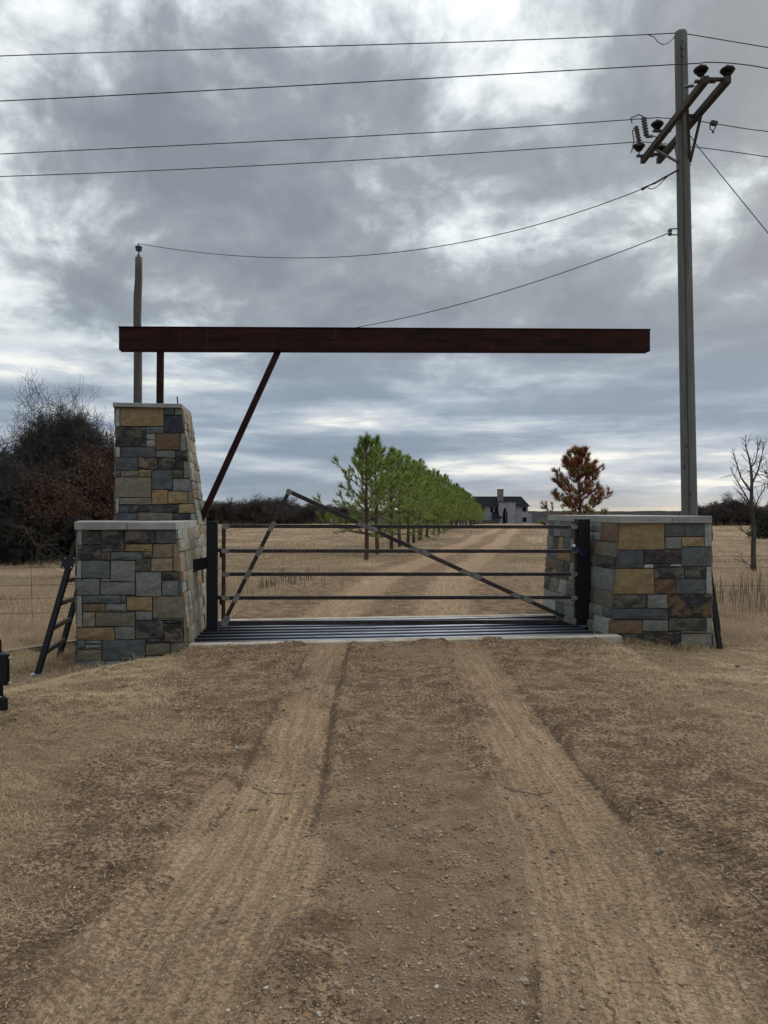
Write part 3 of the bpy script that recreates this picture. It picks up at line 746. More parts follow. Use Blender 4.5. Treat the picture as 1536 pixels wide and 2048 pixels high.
right_rects = [('L',178,1030,380,'tan'),(1033,178,1185,280,'gy'),(1188,178,1333,280,'gy'),(1336,178,'R',357,'lg'),(1033,283,1157,374,'gl'),(1160,283,1333,357,'tan'),
 ('L',384,868,522,'gyd'),(871,378,1157,490,'dkr'),(1160,360,'R',508,'gy'),(872,493,945,522,'wh'),(1070,493,1157,509,'wh'),(948,493,1067,512,'dk'),('L',526,948,721,'tan'),
 (951,515,1180,603,'dk'),(1183,512,1345,600,'dk'),(1348,511,'R',721,'lg'),(951,607,1115,719,'ru'),(1118,604,1345,719,'gy'),('L',725,892,829,'ol'),(895,724,1052,829,'gl'),
 ('L',832,1052,916,'gyd'),(1055,724,'R',901,'bk'),('L',920,858,1025,'rb'),(862,919,1055,1008,'gl'),(1058,905,1350,1002,'ol'),(1353,904,'R',1021,'bg'),(1155,1005,1350,1022,'gl'),
 ('L',1028,858,1112,'ol'),(861,1028,948,1112,'ol'),(951,1011,1152,1121,'bk'),(1155,1025,'R',1118,'ls'),('L',1115,948,1310,'gy'),(951,1124,1155,1310,'gyd'),(1158,1121,'R',1180,'gy'),(1158,1183,'R',1310,'gl')]
front_stones(right_rects, cv3, VRt, ll, lambda y: 1392, pr)
side_stones(brl, bfl, tfl, trl, ['gl', 'gy', 'gl', 'gl', 'tan', 'ol', 'ot', 'gyd', 'ls', 'lg', 'rb'], pr, .62, .30, .16, .09, seed=31)
side_stones(bfr, brr, trr, tfr, ['gl', 'gy', 'ot', 'tan', 'dk'], pr, seed=32)
zr1 = L(1330, 1032.5, VRt - .05)[1]
capR = [Lz(1240, VRt - .05, 0), Lz(1425, VRt - .05, 0), Wd(L(1425, 0, VRt)[0], VRr + .05, 0), Lz(1095, VRr + .05, 0)]
cap(pr, capR, zr0 + .002, zr1, [.56])

# ------------------------------------------------------------ beam, post, strut
VBm = .80
bm = thing('overhead_beam', PW(318, 806, VBm), 'long rusty steel beam over the entrance, cantilevered on a post and a slanting strut', 'gate beam')
def strip(m, ptsf, v0, v1, du=0):
    """prism: polygon of pixels (on plane v0) extruded to v1"""
    loc = [L(px, py, v0) for px, py in ptsf]; n = len(loc)
    vs = [Wd(u, v0, z) for u, z in loc] + [Wd(u, v1, z) for u, z in loc]
    fs = [tuple(range(n)), tuple(range(2 * n - 1, n - 1, -1))] + [(i, i + n, (i + 1) % n + n, (i + 1) % n) for i in range(n)]
    m.add(vs, fs)
m = MB()
a0 = L(237.5, 654.5, VBm); a1 = L(1300.5, 659.5, VBm); b0_ = L(237.5, 700, VBm); b1_ = L(1300.5, 703, VBm)
# box beam with a stepped mid seam: two stacked channels
mid0 = (a0[0], lerp(a0[1], b0_[1], .55)); mid1 = (a1[0], lerp(a1[1], b1_[1], .55))
def slabp(m, p0, p1, q0, q1, v0, v1): m.hexa([Wd(q0[0], v0, q0[1]), Wd(q1[0], v0, q1[1]), Wd(q1[0], v1, q1[1]), Wd(q0[0], v1, q0[1]), Wd(p0[0], v0, p0[1]), Wd(p1[0], v0, p1[1]), Wd(p1[0], v1, p1[1]), Wd(p0[0], v1, p0[1])])
slabp(m, a0, a1, mid0, mid1, VBm, VBm + .16); m.build('beam', M_rust, bm, .006)
m = MB(); slabp(m, (mid0[0], mid0[1] - .002), (mid1[0], mid1[1] - .002), b0_, b1_, VBm - .006, VBm + .166); m.build('beam', M_rust, bm, .012)
m = MB(); slabp(m, (a0[0] - .006, a0[1] + .012), (a1[0] + .006, a1[1] + .012), (a0[0] - .006, a0[1] + .001), (a1[0] + .006, a1[1] + .001), VBm - .012, VBm + .172); m.build('top_flange', M_rust, bm)
m = MB(); t0_ = L(319, 700, VBm); t1_ = L(318, 815, VBm); m.bar(Wd(t0_[0], VBm + .08, t0_[1]), Wd(t1_[0], VBm + .08, zt1 - .005), .09, .09, Wd(0, 1, 0) - Wd(0, 0, 0)); m.build('post', M_rust, bm, .004)
m = MB(); s0 = L(556, 700, VBm); s1 = L(401.5, 1040, VBm); m.bar(Wd(s0[0], VBm + .08, s0[1] + .0), Wd(s1[0], VBm + .02, s1[1]), .085, .085, Wd(0, 1, 0) - Wd(0, 0, 0)); m.build('strut', M_rust, bm, .004)
rb = thing('rebar_stub', PW(355.5, 806, .6), 'short rusty rebar stub sticking up from the tower cap', 'rebar')
m = MB(); m.tube([PW(355.8, 808, .6), PW(354, 793, .6)], .009, 6); m.build('bar', M_rust, rb)

# ------------------------------------------------------------ cattle guard
cg = thing('cattle_guard', Wd(0, 0, 0), 'steel pipe cattle guard set in a pale concrete kerb under the gate', 'cattle guard')
uk0 = L(377, 1293, -.98)[0]; uk1 = L(1245, 1272, -.98)[0]
m = MB(); m.gbox(uk0, uk1, -.98, -.80, -.36, 0.015)
v_, f_ = m.arrays(); m.build('front_kerb', M_conc, cg, .012)
m = MB(); m.gbox(L(428, 1240, .98)[0], L(1135, 1232, .98)[0], .98, 1.14, -.36, .02); m.build('rear_kerb', M_conc, cg, .012)
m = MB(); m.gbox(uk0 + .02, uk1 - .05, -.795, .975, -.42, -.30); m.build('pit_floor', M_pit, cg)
nr = 8
for i in range(nr):
    v = -.72 + i * (.93 + .72) / (nr - 1)
    u0 = -2.50 if v > -.3 else uk0 + .05
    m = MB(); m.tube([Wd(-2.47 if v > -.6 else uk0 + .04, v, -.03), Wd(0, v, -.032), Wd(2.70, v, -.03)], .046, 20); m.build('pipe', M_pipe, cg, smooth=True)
for u in (-1.7, -.6, .6, 1.7):
    m = MB(); m.gbox(u - .05, u + .05, -.79, .97, -.30, -.085); m.build('support_beam', M_black, cg)

# ------------------------------------------------------------ gate posts
def gatepost(name, px0, px1, pyt, pyb, label):
    u0, z0 = L(px0, pyb, 0); u1, z1 = L(px1, pyt, 0); w = u1 - u0
    t = thing(name, Wd((u0 + u1) / 2, w / 2, z0), label, 'gate post', 'black square gate posts')
    m = MB(); m.gbox(u0, u1, 0, w, -.30, z1); m.build('post', M_black, t, .006)
    m = MB(); m.gbox(u0 - .002, u1 + .002, -.003, w + .003, z1 + .0005, z1 + .012); m.build('top_plate', M_black, t)
    return t, u0, u1, z0, z1, w
gl_, lu0, lu1, lz0, lz1, lw = gatepost('gate_post', 412.5, 434.5, 1045, 1264, 'black square steel post at the hinge end of the gate, tied to the left pillar')
gr_, ru0, ru1, rz0, rz1, rw = gatepost('gate_post', 1157, 1180.5, 1040, 1251, 'black square steel post at the latch end of the gate beside the right pillar')
# bracket plate from pillar to hinge post
m = MB(); p0 = Lz(371, -.30, 0); z_a, z_b = .985, .815
d = norm(Wd(0, -1, 0) - Wd(0, 0, 0)) * .012
pa = Lz(371.5, -.32, 0); pb = Wd(lu0 + .002, .03, 0)
m.hexa([(*(pa + d)[:2], .80), (*(pb + d)[:2], .835), (*pb[:2], .835), (*pa[:2], .80), (*(pa + d)[:2], .965), (*(pb + d)[:2], .985), (*pb[:2], .985), (*pa[:2], .965)])
m.build('bracket_plate', M_black, gl_)
for py in (1100, 1195):
    pp = L(437, py, -.0); m = MB(); m.gbox(lu1, lu1 + .055, .03, .09, pp[1] - .03, pp[1] + .015); m.tube([Wd(lu1 + .045, .06, pp[1] - .10), Wd(lu1 + .045, .06, pp[1] - .02)], .02, 10); m.build('hinge', M_black, gl_)
m = MB(); m.gbox(ru0 + .0, ru1 + .01, -.02, .0 - .002, -.012, .008); m.build('foot_weld', M_plate, gr_)

# ------------------------------------------------------------ gate
gt = thing('farm_gate', Wd(0, .03, .1), 'closed dark steel tube gate with a tall triangular brace and bare weld plates', 'gate')
VG = .03; TW = .04
def tube_px(name, p, q, w, v=VG, mat=None):
    a = L(*p, v); b = L(*q, v); m = MB(); m.bar(Wd(a[0], v + .02, a[1]), Wd(b[0], v + .02, b[1]), w, w, Wd(0, 1, 0) - Wd(0, 0, 0)); return m.build(name, mat or M_gatepaint, gt, .003)
for (yl, yr) in ((1052.5, 1054), (1102, 1102.5), (1148.5, 1148.5), (1196, 1195)):
    tube_px('rail', (450, yl), (1150, yr), .048)
tube_px('rail', (450, 1246.5), (1146, 1243.5), .058)
tube_px('stile', (447.5, 1049), (446.5, 1244), .050)
tube_px('stile', (1152.5, 1046), (1153, 1240), .052, VG + .02)
def gusset(cx, cy, ang, ln, wd):
    v = VG - .026
    a = radians(ang); pts = []
    for (i, j) in ((-1, -.6), (-.6, -1), (.6, -.9), (1, -.4), (1, .55), (.55, 1), (-.6, .9), (-1, .5)):
        x = i * ln; y = j * wd; pts.append((cx + x * cos(a) - y * sin(a), cy + x * sin(a) + y * cos(a)))
    m = MB(); strip(m, pts[::-1], v, v + .005); return m.build('weld_plate', M_plate, gt)
# braces: triangle
A_ = (450, 1240); B_ = (578, 983); C_ = (1148, 1243)
vb = VG - .02
def tube_pv(name, p, q, w, v):
    a = L(*p, v); b = L(*q, v); m = MB(); m.bar(Wd(a[0], v, a[1]), Wd(b[0], v, b[1]), .036, w, Wd(0, 0, 1) - Wd(0, 0, 0)); return m.build(name, M_gatepaint, gt, .003)
tube_pv('brace', A_, B_, .052, VG - .0)
tube_pv('brace', B_, C_, .056, VG - .0)
for y in (1052.5, 1102, 1148.5, 1196):
    x = A_[0] + (B_[0] - A_[0]) * (y - A_[1]) / (B_[1] - A_[1]); gusset(x + .5, y + .5, -63, 11, 5.5)
for y in (1054, 1102, 1148.5, 1195):
    x = B_[0] + (C_[0] - B_[0]) * (y - B_[1]) / (C_[1] - B_[1]); gusset(x - 7, y - 3, 14, 13, 4.5); gusset(x + 11, y + 3, 22, 13, 4.8)
gusset(451, 1242, -70, 11, 7.5); gusset(578, 984, 20, 6, 6); gusset(1140, 1240, 12, 13, 7)
for y in (1053, 1102, 1148.5, 1196): gusset(451, y, 0, 8, 5); gusset(1149, y, 0, 6.5, 5)
for px in (560, 742, 930, 1105):                       # weld seams along the overhead beam
    u_, _z = L(px, 680, VBm); m = MB(); m.gbox(u_ - .004, u_ + .004, VBm - .010, VBm - .0065, L(px, 698, VBm)[1], L(px, 684, VBm)[1]); m.build('weld_seam', M_rust, bm)
# rope on the latch
rp = thing('blue_rope', PW(1152, 1098, -.03), 'dark blue rope with a pale knot tying the gate to the latch post', 'rope')
m = MB()
c = PW(1150, 1098, -.03)
pts = [c + np.array([.035 * cos(a) * (1 - k * .0), -.01 + .02 * sin(a), .02 * sin(a) + .01 * sin(3 * a)]) for k, a in enumerate(np.linspace(0, 9, 26))]
m.tube(pts, .006, 6)
for (dx, dz, s) in ((.13, -.11, 1), (.12, -.075, -1), (-.10, .0, 1)):
    m.tube([c + np.array([dx * t, -.02 * sin(t * 3), dz * t + .015 * s * sin(t * 3.1)]) for t in np.linspace(0, 1, 7)], .0065, 6)
m.tube([c, PW(1165, 1098, -.03), PW(1181, 1100, -.012)], .0035, 5)
m.build('rope', M_rope, rp)
m = MB(); m.lathe(PW(1148, 1092, -.04) - np.array([0, .0, .02]), (0, 0, 1), [(0, .012), (.008, .022), (.025, .026), (.04, .015), (.045, .004)], 10); m.build('knot', M_white, rp, smooth=True)

# ------------------------------------------------------------ leaning guard wings
def wing(foot1, top1, foot2, label, rungs, side=1, hardware=True):
    f1, t1, f2 = map(np.asarray, (foot1, top1, foot2)); d = t1 - f1; t2 = f2 + d * .93
    w = thing('ladder_brace', f1, label, 'guard wing', 'ladder shaped steel wings leaning on the pillars')
    m = MB(); m.bar(f1, t1, .055, .06, (1, 0, 0)); m.build('rail', M_black, w, .004)
    m = MB(); m.bar(f2, t2, .055, .06, (1, 0, 0)); m.build('rail', M_black, w, .004)
    for t in rungs:
        m = MB(); m.bar(lerp(f1, t1, t), lerp(f2, t2, t * 1.02), .05, .05, (0, 0, 1)); m.build('rung', M_gatepaint, w, .004)
    if hardware:
        p = lerp(f1, t1, .84); m = MB(); m.bar(p - norm(d) * .075 + [-.01, -.035, 0], p + norm(d) * .075 + [-.01, -.035, 0], .14, .012, (0, 1, 0)); m.build('hinge_plate', M_black, w)
        for i in (-1, 1):
            for j in (-1, 1):
                q = p + norm(d) * .055 * i + np.array([.05 * j, -.045, 0]); m = MB(); m.lathe(q, (0, -1, 0), [(0, .009), (.008, .009), (.012, .004)], 6); m.build('bolt', M_chrome, w)
        m = MB(); m.box(f1[0] - .07, f1[0] + .05, f1[1] - .06, f1[1] + .05, f1[2] - .012, f1[2] + .012); m.build('foot_plate', M_chrome, w)
    return w
f1 = at(75, 1345, 8.62); f1[2] = G(f1[0], f1[1]) + .01; f2 = at(118, 1308, 9.75); f2[2] = G(f2[0], f2[1]) - .01
wing(f1, at(152, 1085, 9.12), f2, 'black steel ladder shaped wing leaning on the outer side of the left pillar', (.155, .335, .52, .70))
f1 = at(1440, 1277, 10.1); f1[2] = G(f1[0], f1[1]) - .01; f2 = at(1438, 1240, 11.3); f2[2] = G(f2[0], f2[1]) - .01
wing(f1, at(1409, 1085, 10.45), f2, 'black steel ladder shaped wing leaning behind the right pillar', (.16, .36, .55, .74), hardware=False)

# ------------------------------------------------------------ small ground things by the left pillar
bd = thing('board', at(70, 1283, 10.2), 'long thin weathered board lying on the bare soil behind the leaning wing', 'board')
a = at(-30, 1290, 9.7); b = at(160, 1276, 10.6); a[2] = G(a[0], a[1]) + .035; b[2] = G(b[0], b[1]) + .035
m = MB(); m.bar(a, b, .09, .035); m.build('plank', M_board, bd)
fs_ = at(182, 1352, 8.3); fs_[2] = G(fs_[0], fs_[1])
ft = thing('flat_stone', fs_, 'flat pale offcut of stone lying in the grass at the foot of the left pillar', 'stone')
m = MB(); z = fs_[2] + .03
m.hexa([fs_ + [-.12, -.07, -.01], fs_ + [.08, -.09, -.01], fs_ + [.13, .05, -.01], fs_ + [-.04, .09, -.01], fs_ + [-.13, -.07, .028], fs_ + [.08, -.09, .022], fs_ + [.14, .05, .03], fs_ + [-.04, .10, .034]])
m.build('slab', STONE['ls'], ft, .006)

# black vehicle corner at the left edge
Yv = 5.6
vh = thing('parked_vehicle', (-3.6, 5.9, G(-3.6, 5.9)), 'rear corner of a black vehicle cut off by the left edge of the picture', 'vehicle')
def xz(px, py, Y=Yv): p = at(px, py, Y); return p[0], p[2]
def skew(m):
    for v in m.v: v[:, 0] -= .8 * (v[:, 1] - Yv)
    return m
x1, z1 = xz(8, 1281); _, z2 = xz(0, 1308)
m = MB(); m.box(-4.5, x1, Yv + .05, Yv + 1.2, z2, z1); skew(m).build('tailgate', M_black, vh, .01)
x2, z3 = xz(15, 1372)
m = MB(); m.box(-4.5, x2, Yv, Yv + 1.25, z3, z2 - .002); skew(m).build('bed', M_black, vh, .008)
x3, _ = xz(21, 1372); m = MB()
for k in range(5): m.box(x2 + .002 + (x3 - x2) * k / 5, x2 + (x3 - x2) * (k + .6) / 5, Yv + .015, Yv + .3, z3 + .01, z2 - .01)
m.box(x2 + .002, x3 - .006, Yv + .02, Yv + .31, z3 + .004, z2 - .004); skew(m).build('corner_trim', M_blackr, vh)
x4, z4 = xz(9, 1400); m = MB(); m.box(-4.4, x4, Yv + .02, Yv + 1.1, z4, z3 - .002); skew(m).build('frame', M_black, vh, .01)
x5, z5 = xz(13, 1424); m = MB(); m.hexa([(-4.4, Yv - .05, z5 - .03), (x5, Yv - .05, z5 + .02), (x5, Yv + .1, z5 + .02), (-4.4, Yv + .1, z5 - .03), (-4.4, Yv - .05, z4 - .02), (x5, Yv - .05, z4 + .03), (x5, Yv + .1, z4 + .03), (-4.4, Yv + .1, z4 - .02)]); skew(m).build('bumper', M_black, vh, .015)
m = MB(); m.tube([(-4.4, Yv - .055, z4 - .0), (x5 - .01, Yv - .055, z4 + .035)], .005, 6); m.build('bright_trim', M_chrome, vh)
for (lx, ly) in ((x2 + .014, Yv - .002),):
    for zz in (z2 - .03, z3 + .02):
        m = MB(); m.lathe((lx, ly + .01, zz), (0, -1, 0), [(0, .011), (.008, .011), (.012, .004)], 8); m.build('bolt', M_chrome, vh)
for xw in (-3.95, -5.2):
    gzz = G(xw, 6.2); m = MB(); m.lathe((xw - .1, 6.2, gzz + .3), (1, 0, 0), [(0, .2), (.0, .29), (.02, .31), (.18, .31), (.2, .29), (.2, .2)], 24); w_ = m.build('wheel', M_black, vh)

# ------------------------------------------------------------ utility pole
PY = 14.0
def poleaxis(z):   # axis of pole as function of height
    zb, zt = at(1379, 1030, PY)[2], at(1361.5, 64, PY)[2]
    xb, xt = at(1379, 1030, PY)[0], at(1361.5, 64, PY)[0]
    return np.array([xb + (xt - xb) * (z - zb) / (zt - zb), PY, z])
zpt = at(1361, 62, PY)[2]
up = thing('utility_pole', poleaxis(G(5.6, PY)), 'tall grey wooden power pole with a double crossarm behind the right pillar', 'utility pole', 'wooden poles carrying the wires')
m = MB(); zs = np.concatenate([np.linspace(-.6, zpt - .06, 26), [zpt - .02, zpt]])
rs = [.145 - .034 * (z / zpt) if z < zpt - .05 else (.10 if z < zpt - .01 else .06) for z in zs]
m.tube([poleaxis(z) for z in zs], rs, 20); m.build('pole', M_pole, up, smooth=True)
m = MB(); m.bar(poleaxis(.0) + [-.055, -.138, 0], poleaxis(zpt - .3) + [-.040, -.108, 0], .012, .012, (0, 1, 0)); m.build('ground_wire', M_wire, up)
# double crossarm
za = 8.72
def armpt(px, py): Y = (za - CAMZ) * F / (HOR - py); return at(px, py, Y)
A1 = armpt(1285, 322); A2 = armpt(1413, 158); B1 = armpt(1317, 322); B2 = armpt(1457, 158)
for (p, q) in ((A1, A2), (B1, B2)):
    m = MB(); m.bar(p, q, .095, .12); m.build('crossarm', M_armwood, up, .005)
for t in (.06, .60, .965):
    p, q = lerp(A1, A2, t), lerp(B1, B2, t); m = MB(); m.bar(p + [0, 0, .05 if t != .6 else 0], q + [0, 0, .05 if t != .6 else 0], .05, .05); m.build('spacer_block', M_armwood, up)
for (arm, t, yy) in (((A1, A2), .22, 318), ((A1, A2), .74, 322), ((B1, B2), .66, 318), ((B1, B2), .28, 318)):
    p = lerp(*arm, t) - [0, 0, .06]; q = poleaxis(at(0, 328, PY)[2]) + [(-.11 if t < .5 else .1), -.06, 0]
    m = MB(); m.bar(p, q, .045, .012 + .018, (0, 1, 0)); m.build('arm_brace', M_armwood, up)
def pin_insulator(px, py, Y, parent, s=1.0):
    c = at(px, py, Y); m = MB()
    m.lathe(c + [0, 0, -.19 * s], (0, 0, 1), [(0, .012 * s), (.06 * s, .014 * s), (.07 * s, .05 * s), (.10 * s, .075 * s), (.115 * s, .055 * s), (.13 * s, .10 * s), (.165 * s, .125 * s), (.19 * s, .115 * s), (.205 * s, .05 * s), (.235 * s, .045 * s), (.25 * s, .03 * s)], 18)
    return m.build('insulator', M_porc, parent, smooth=False)
yA2 = A2[1]; yB2 = B2[1]
I1 = (1402, 137, yA2 + .15); I2 = (1455, 138, yB2 + .1); I3 = (1315, 246, 14.95); I4 = (1278, 290, 15.6); I5 = (1323, 295, 15.55)
for a in (I1, I2, I3, I4, I5): pin_insulator(*a, up)
for (px, py, Y) in ((1400, 163, yA2 + .15), (1315, 262, 14.95), (1282, 312, 15.6)):
    p = at(px, py, Y); m = MB(); m.bar(p + [-.09, 0, 0], p + [.26, 0, -.0], .06, .035); m.build('steel_bracket', M_wire, up)
# arresters / cut-outs
def ribbed(p, q, r, n, parent, name='surge_arrester'):
    p, q = np.asarray(p), np.asarray(q); Lg = np.linalg.norm(q - p); pr_ = [(0, r * .6)]
    for k in range(n): pr_ += [(Lg * (k + .15) / n, r * .7), (Lg * (k + .5) / n, r), (Lg * (k + .85) / n, r * .7)]
    pr_.append((Lg, r * .5)); m = MB(); m.lathe(p, q - p, pr_, 12); m.build(name, M_porcg, parent)
ribbed(at(1293, 272, 15.2), at(1287, 234, 15.2), .062, 7, up)
ribbed(at(1280, 290, 15.4), at(1272, 252, 15.4), .058, 7, up)
ribbed(at(1368, 174, 13.3), at(1388, 171, 13.2), .035, 4, up, 'cutout')
ribbed(at(1292, 274, 15.2), at(1306, 272, 15.2), .035, 4, up, 'cutout')
for pts in ([(1388, 171), (1393, 176), (1395, 188)], [(1306, 272), (1312, 274), (1314, 284)], [(1287, 234), (1278, 229), (1262, 236)], [(1272, 252), (1265, 262), (1268, 282), (1263, 305)], [(1262, 236), (1264, 247)]):
    m = MB(); m.tube([at(x, y, 14.6) for x, y in pts], .011, 5); m.build('jumper', M_wire, up)
# clevis for the lower wire and the strain insulator for the service line
m = MB(); c = at(1344, 463, 13.95)
m.tube([at(1360, 457, 13.95), at(1342, 458, 13.95)], .012, 6); m.tube([at(1360, 469, 13.95), at(1341, 470, 13.95)], .012, 6); m.lathe(at(1340, 471, 13.95), (0, 0, 1), [(0, .03), (.03, .042), (.06, .03), (.09, .042), (.12, .03)], 10); m.build('clevis', M_porcg, up)
for (px, py) in ((1380, 330), (1382, 455)):
    m = MB(); m.bar(at(px - 6, py, 13.98), at(px + 1, py, 13.98), .03, .03); m.build('bolt', M_wire, up)
for k, py in enumerate((82, 97, 112)):
    p = at(1365, py, PY - .115); m = MB(); m.lathe(p, (0, -1, 0), [(0, .014), (.01, .014), (.014, .006)], 8); m.build('bolt', M_wire, up)

# ------------------------------------------------------------ service pole (left, behind pillar)
SY = 20.0
sp = thing('service_pole', (at(275.5, 900, SY)[0], SY, G(at(275.5, 900, SY)[0], SY)), 'shorter crooked wooden pole with one insulator behind the left pillar', 'utility pole', 'wooden poles carrying the wires')
pxs = [(275, 1100), (275.3, 900), (275.5, 803), (276, 700), (274.5, 640), (275.5, 590), (277.3, 560), (277.3, 540), (277.5, 515)]
m = MB(); m.tube([at(x, y, SY) for x, y in pxs], [.115, .112, .108, .105, .10, .104, .095, .092, .09], 16); m.build('pole', M_pole2, sp, smooth=True)
m = MB(); c = at(277.5, 515, SY); m.lathe(c, (0, 0, 1), [(0, .05), (.06, .045), (.10, .02), (.16, .02), (.17, .07), (.20, .09), (.215, .06), (.235, .05), (.24, .085), (.28, .095), (.30, .05), (.33, .03), (.36, .02)], 14); m.build('insulator', M_porcg, sp)

# ------------------------------------------------------------ wires
def wire(name, pts, r, label, group='overhead lines', cat='wire'):
    t = tag(MBtube(name, pts, r), label, cat, group); return t
def MBtube(name, pts, r):
    m = MB(); m.tube(pts, r, 6); return m.build(name, M_wire)
def smooth_px(ctrl, n=24):
    xs = [c[0] for c in ctrl]; 
    co = np.polyfit(xs, [c[1] for c in ctrl], min(3, len(ctrl) - 1)); g = np.linspace(xs[0], xs[-1], n); return [(x, np.polyval(co, x)) for x in g]
def line(ctrl, Y, r, label):
    cc = smooth_px(ctrl, 30); P_ = [at(x, y, Y) for x, y in cc]
    d = P_[0] - P_[1]; 
    return P_
def run(ctrlL, ctrlR, Y, label, r=.0085):
    Lp = [at(x, y, Y) for x, y in smooth_px(ctrlL, 24)]           # left to right
    d = Lp[0] - Lp[1]; ext = [Lp[0] + d * k * 3 + np.array([0, 0, .0006 * k * k * 0]) for k in range(6, 0, -1)]
    Rp = [at(x, y, Y) for x, y in smooth_px(ctrlR, 8)]
    dr = Rp[-1] - Rp[-2]; ext2 = [Rp[-1] + dr * k * 4 for k in range(1, 5)]
    wire('power_line', ext + Lp + Rp + ext2, r, label)
run([(0, 112), (400, 99), (768, 89), (1290, 69), (1350, 66.5)], [(1375, 68), (1536, 95)], 14.0, 'topmost power line, running level with the top of the tall pole')
run([(0, 202), (400, 182), (768, 161.5), (1340, 130), (1400, 126)], [(1412, 124.5), (1456, 126), (1536, 137)], 12.75, 'second power line from the top, tied to the two upper insulators')
run([(0, 308), (400, 289), (768, 270), (1240, 241), (1314, 235)], [(1325, 236), (1380, 240), (1440, 249), (1536, 263)], 14.95, 'third power line from the top, passing the middle of the crossarm')
run([(0, 353), (400, 337), (768, 317), (1240, 287), (1278, 283)], [(1290, 284), (1390, 294), (1536, 314)], 15.6, 'lowest of the four long power lines')
def between(p_px, Pa, Pb):                        # points of the vertical plane Pa-Pb seen at pixels
    out = []
    for x, y in p_px:
        a = (x - CX) / F; # X = aY on the line
        d = Pb - Pa; t = (a * Pa[1] - Pa[0]) / (d[0] - a * d[1]); Y = Pa[1] + t * d[1]; out.append(at(x, y, Y))
    return out
Pa = at(1350, 343, 13.9); Pb = at(281, 489, SY)
pts = between(smooth_px([(1283, 379), (1100, 441), (900, 489), (768, 508), (620, 517), (450, 508), (350, 498), (281, 489)], 36), Pa, Pb)
wire('service_line', pts, .008, 'thin sagging line from the tall pole to the insulator of the short pole', 'service lines')
si = thing('strain_insulator', Pa, 'long ribbed strain insulator holding the sagging line to the tall pole', 'insulator')
q = between([(1283, 379), (1300, 370), (1310, 366), (1338, 350), (1349, 343)], Pa, Pb)
m = MB(); Lg = np.linalg.norm(q[3] - q[2]); prf = []
for k in range(11): prf += [(Lg * k / 11, .014), (Lg * (k + .4) / 11, .034), (Lg * (k + .6) / 11, .014)]
m.lathe(q[2], q[3] - q[2], prf, 10); m.build('ribbed_rod', M_porc, si)
m = MB(); m.tube([q[3], at(1358, 339, 13.95)], .018, 6); m.build('end_fitting', M_wire, si); m = MB(); m.tube([q[0], q[1], q[2]], [.028, .012, .02], 6); m.build('end_fitting', M_wire, si)
jm = between(smooth_px([(1296, 376), (1306, 378), (1320, 368), (1332, 356), (1345, 346)], 9), Pa, Pb); m = MB(); m.tube(jm, .008, 5); m.build('jumper', M_wire, si)
Pc = at(276, 690, SY - .1)
pts = between(smooth_px([(1338, 466), (1100, 554), (900, 613), (768, 645), (705, 657), (560, 676), (400, 686), (276, 684)], 30), at(1342, 464, 13.95), Pc)
wire('service_line', pts, .008, 'lower sagging line that drops behind the rusty beam', 'service lines')
wire('guy_wire', [at(1378, 268, 14.0), at(1398, 296, 13.8), at(1536, 466, 12.8), at(1700, 668, 11.6)], .008, 'straight guy wire slanting down to the right edge from the tall pole', 'service lines', 'guy wire')
m_j = MBtube('jumper_wire', [at(1297, 70, 14.0), at(1308, 74, 14.0), at(1316, 84, 14.0), at(1326, 89.5, 14.0), at(1337, 86, 14.0), at(1350, 73, 14.0)], .007)
tag(m_j, 'short drooping jumper wire below the topmost line beside the pole top', 'wire')
sw = thing('line_clamp', at(1427, 250, 14.95), 'small clamp hanging on the third line just right of the crossarm', 'clamp')
m = MB(); m.bar(at(1421, 245, 14.95), at(1434, 248, 14.95), .08, .07); m.build('clamp_body', M_wire, sw)
m = MB(); m.tube([at(1420, 249, 14.95), at(1420, 258, 14.95), at(1426, 262, 14.95), at(1431, 255, 14.95), at(1430, 248, 14.95)], .012, 5); m.tube([at(1426, 262, 14.95), at(1426, 266, 14.95)], .02, 6); m.build('loop', M_wire, sw)

# ------------------------------------------------------------ fences
def fence(xs, ys_, zs, Yf0, Yf1, x0, x1, label, posts, stays):
    t = thing('wire_fence', (x0, Yf0, G(x0, Yf0)), label, 'fence', 'wire fences either side of the gate')
    for py in ys_:
        a = at(x0, py[0], Yf0); b = at(x1, py[1], Yf1); mpt = (a + b) / 2 - [0, 0, .01]
        m = MB(); m.tube([a, mpt, b], .0032, 5); m.build('strand', M_wire, t)
    for px in stays:
        Y = lerp(Yf0, Yf1, (px - x0) / (x1 - x0)); m = MB(); m.tube([at(px, ys_[0][0], Y), at(px + 3, ys_[-1][0], Y)], .004, 4); m.build('stay', M_wire, t)
    for px in posts:
        Y = lerp(Yf0, Yf1, (px - x0) / (x1 - x0)); a = at(px, ys_[0][0] - 12, Y); m = MB(); m.bar((a[0], a[1] + .02, G(a[0], a[1]) - .1), (a[0], a[1] + .02, a[2]), .035, .035); m.build('post', M_rust, t)
fence(0, [(1137, 1133), (1173, 1168), (1199, 1195), (1228, 1224), (1257, 1254)], 0, 12.6, 12.6, -160, 170, 'wire fence crossing the dry grass left of the left pillar', [-120], [62, -40, 150])
fence(0, [(1113, 1110), (1136, 1133), (1172, 1168)], 0, 14.2, 14.2, 1400, 1640, 'thin wire fence in the pasture right of the right pillar', [1610], [1570])

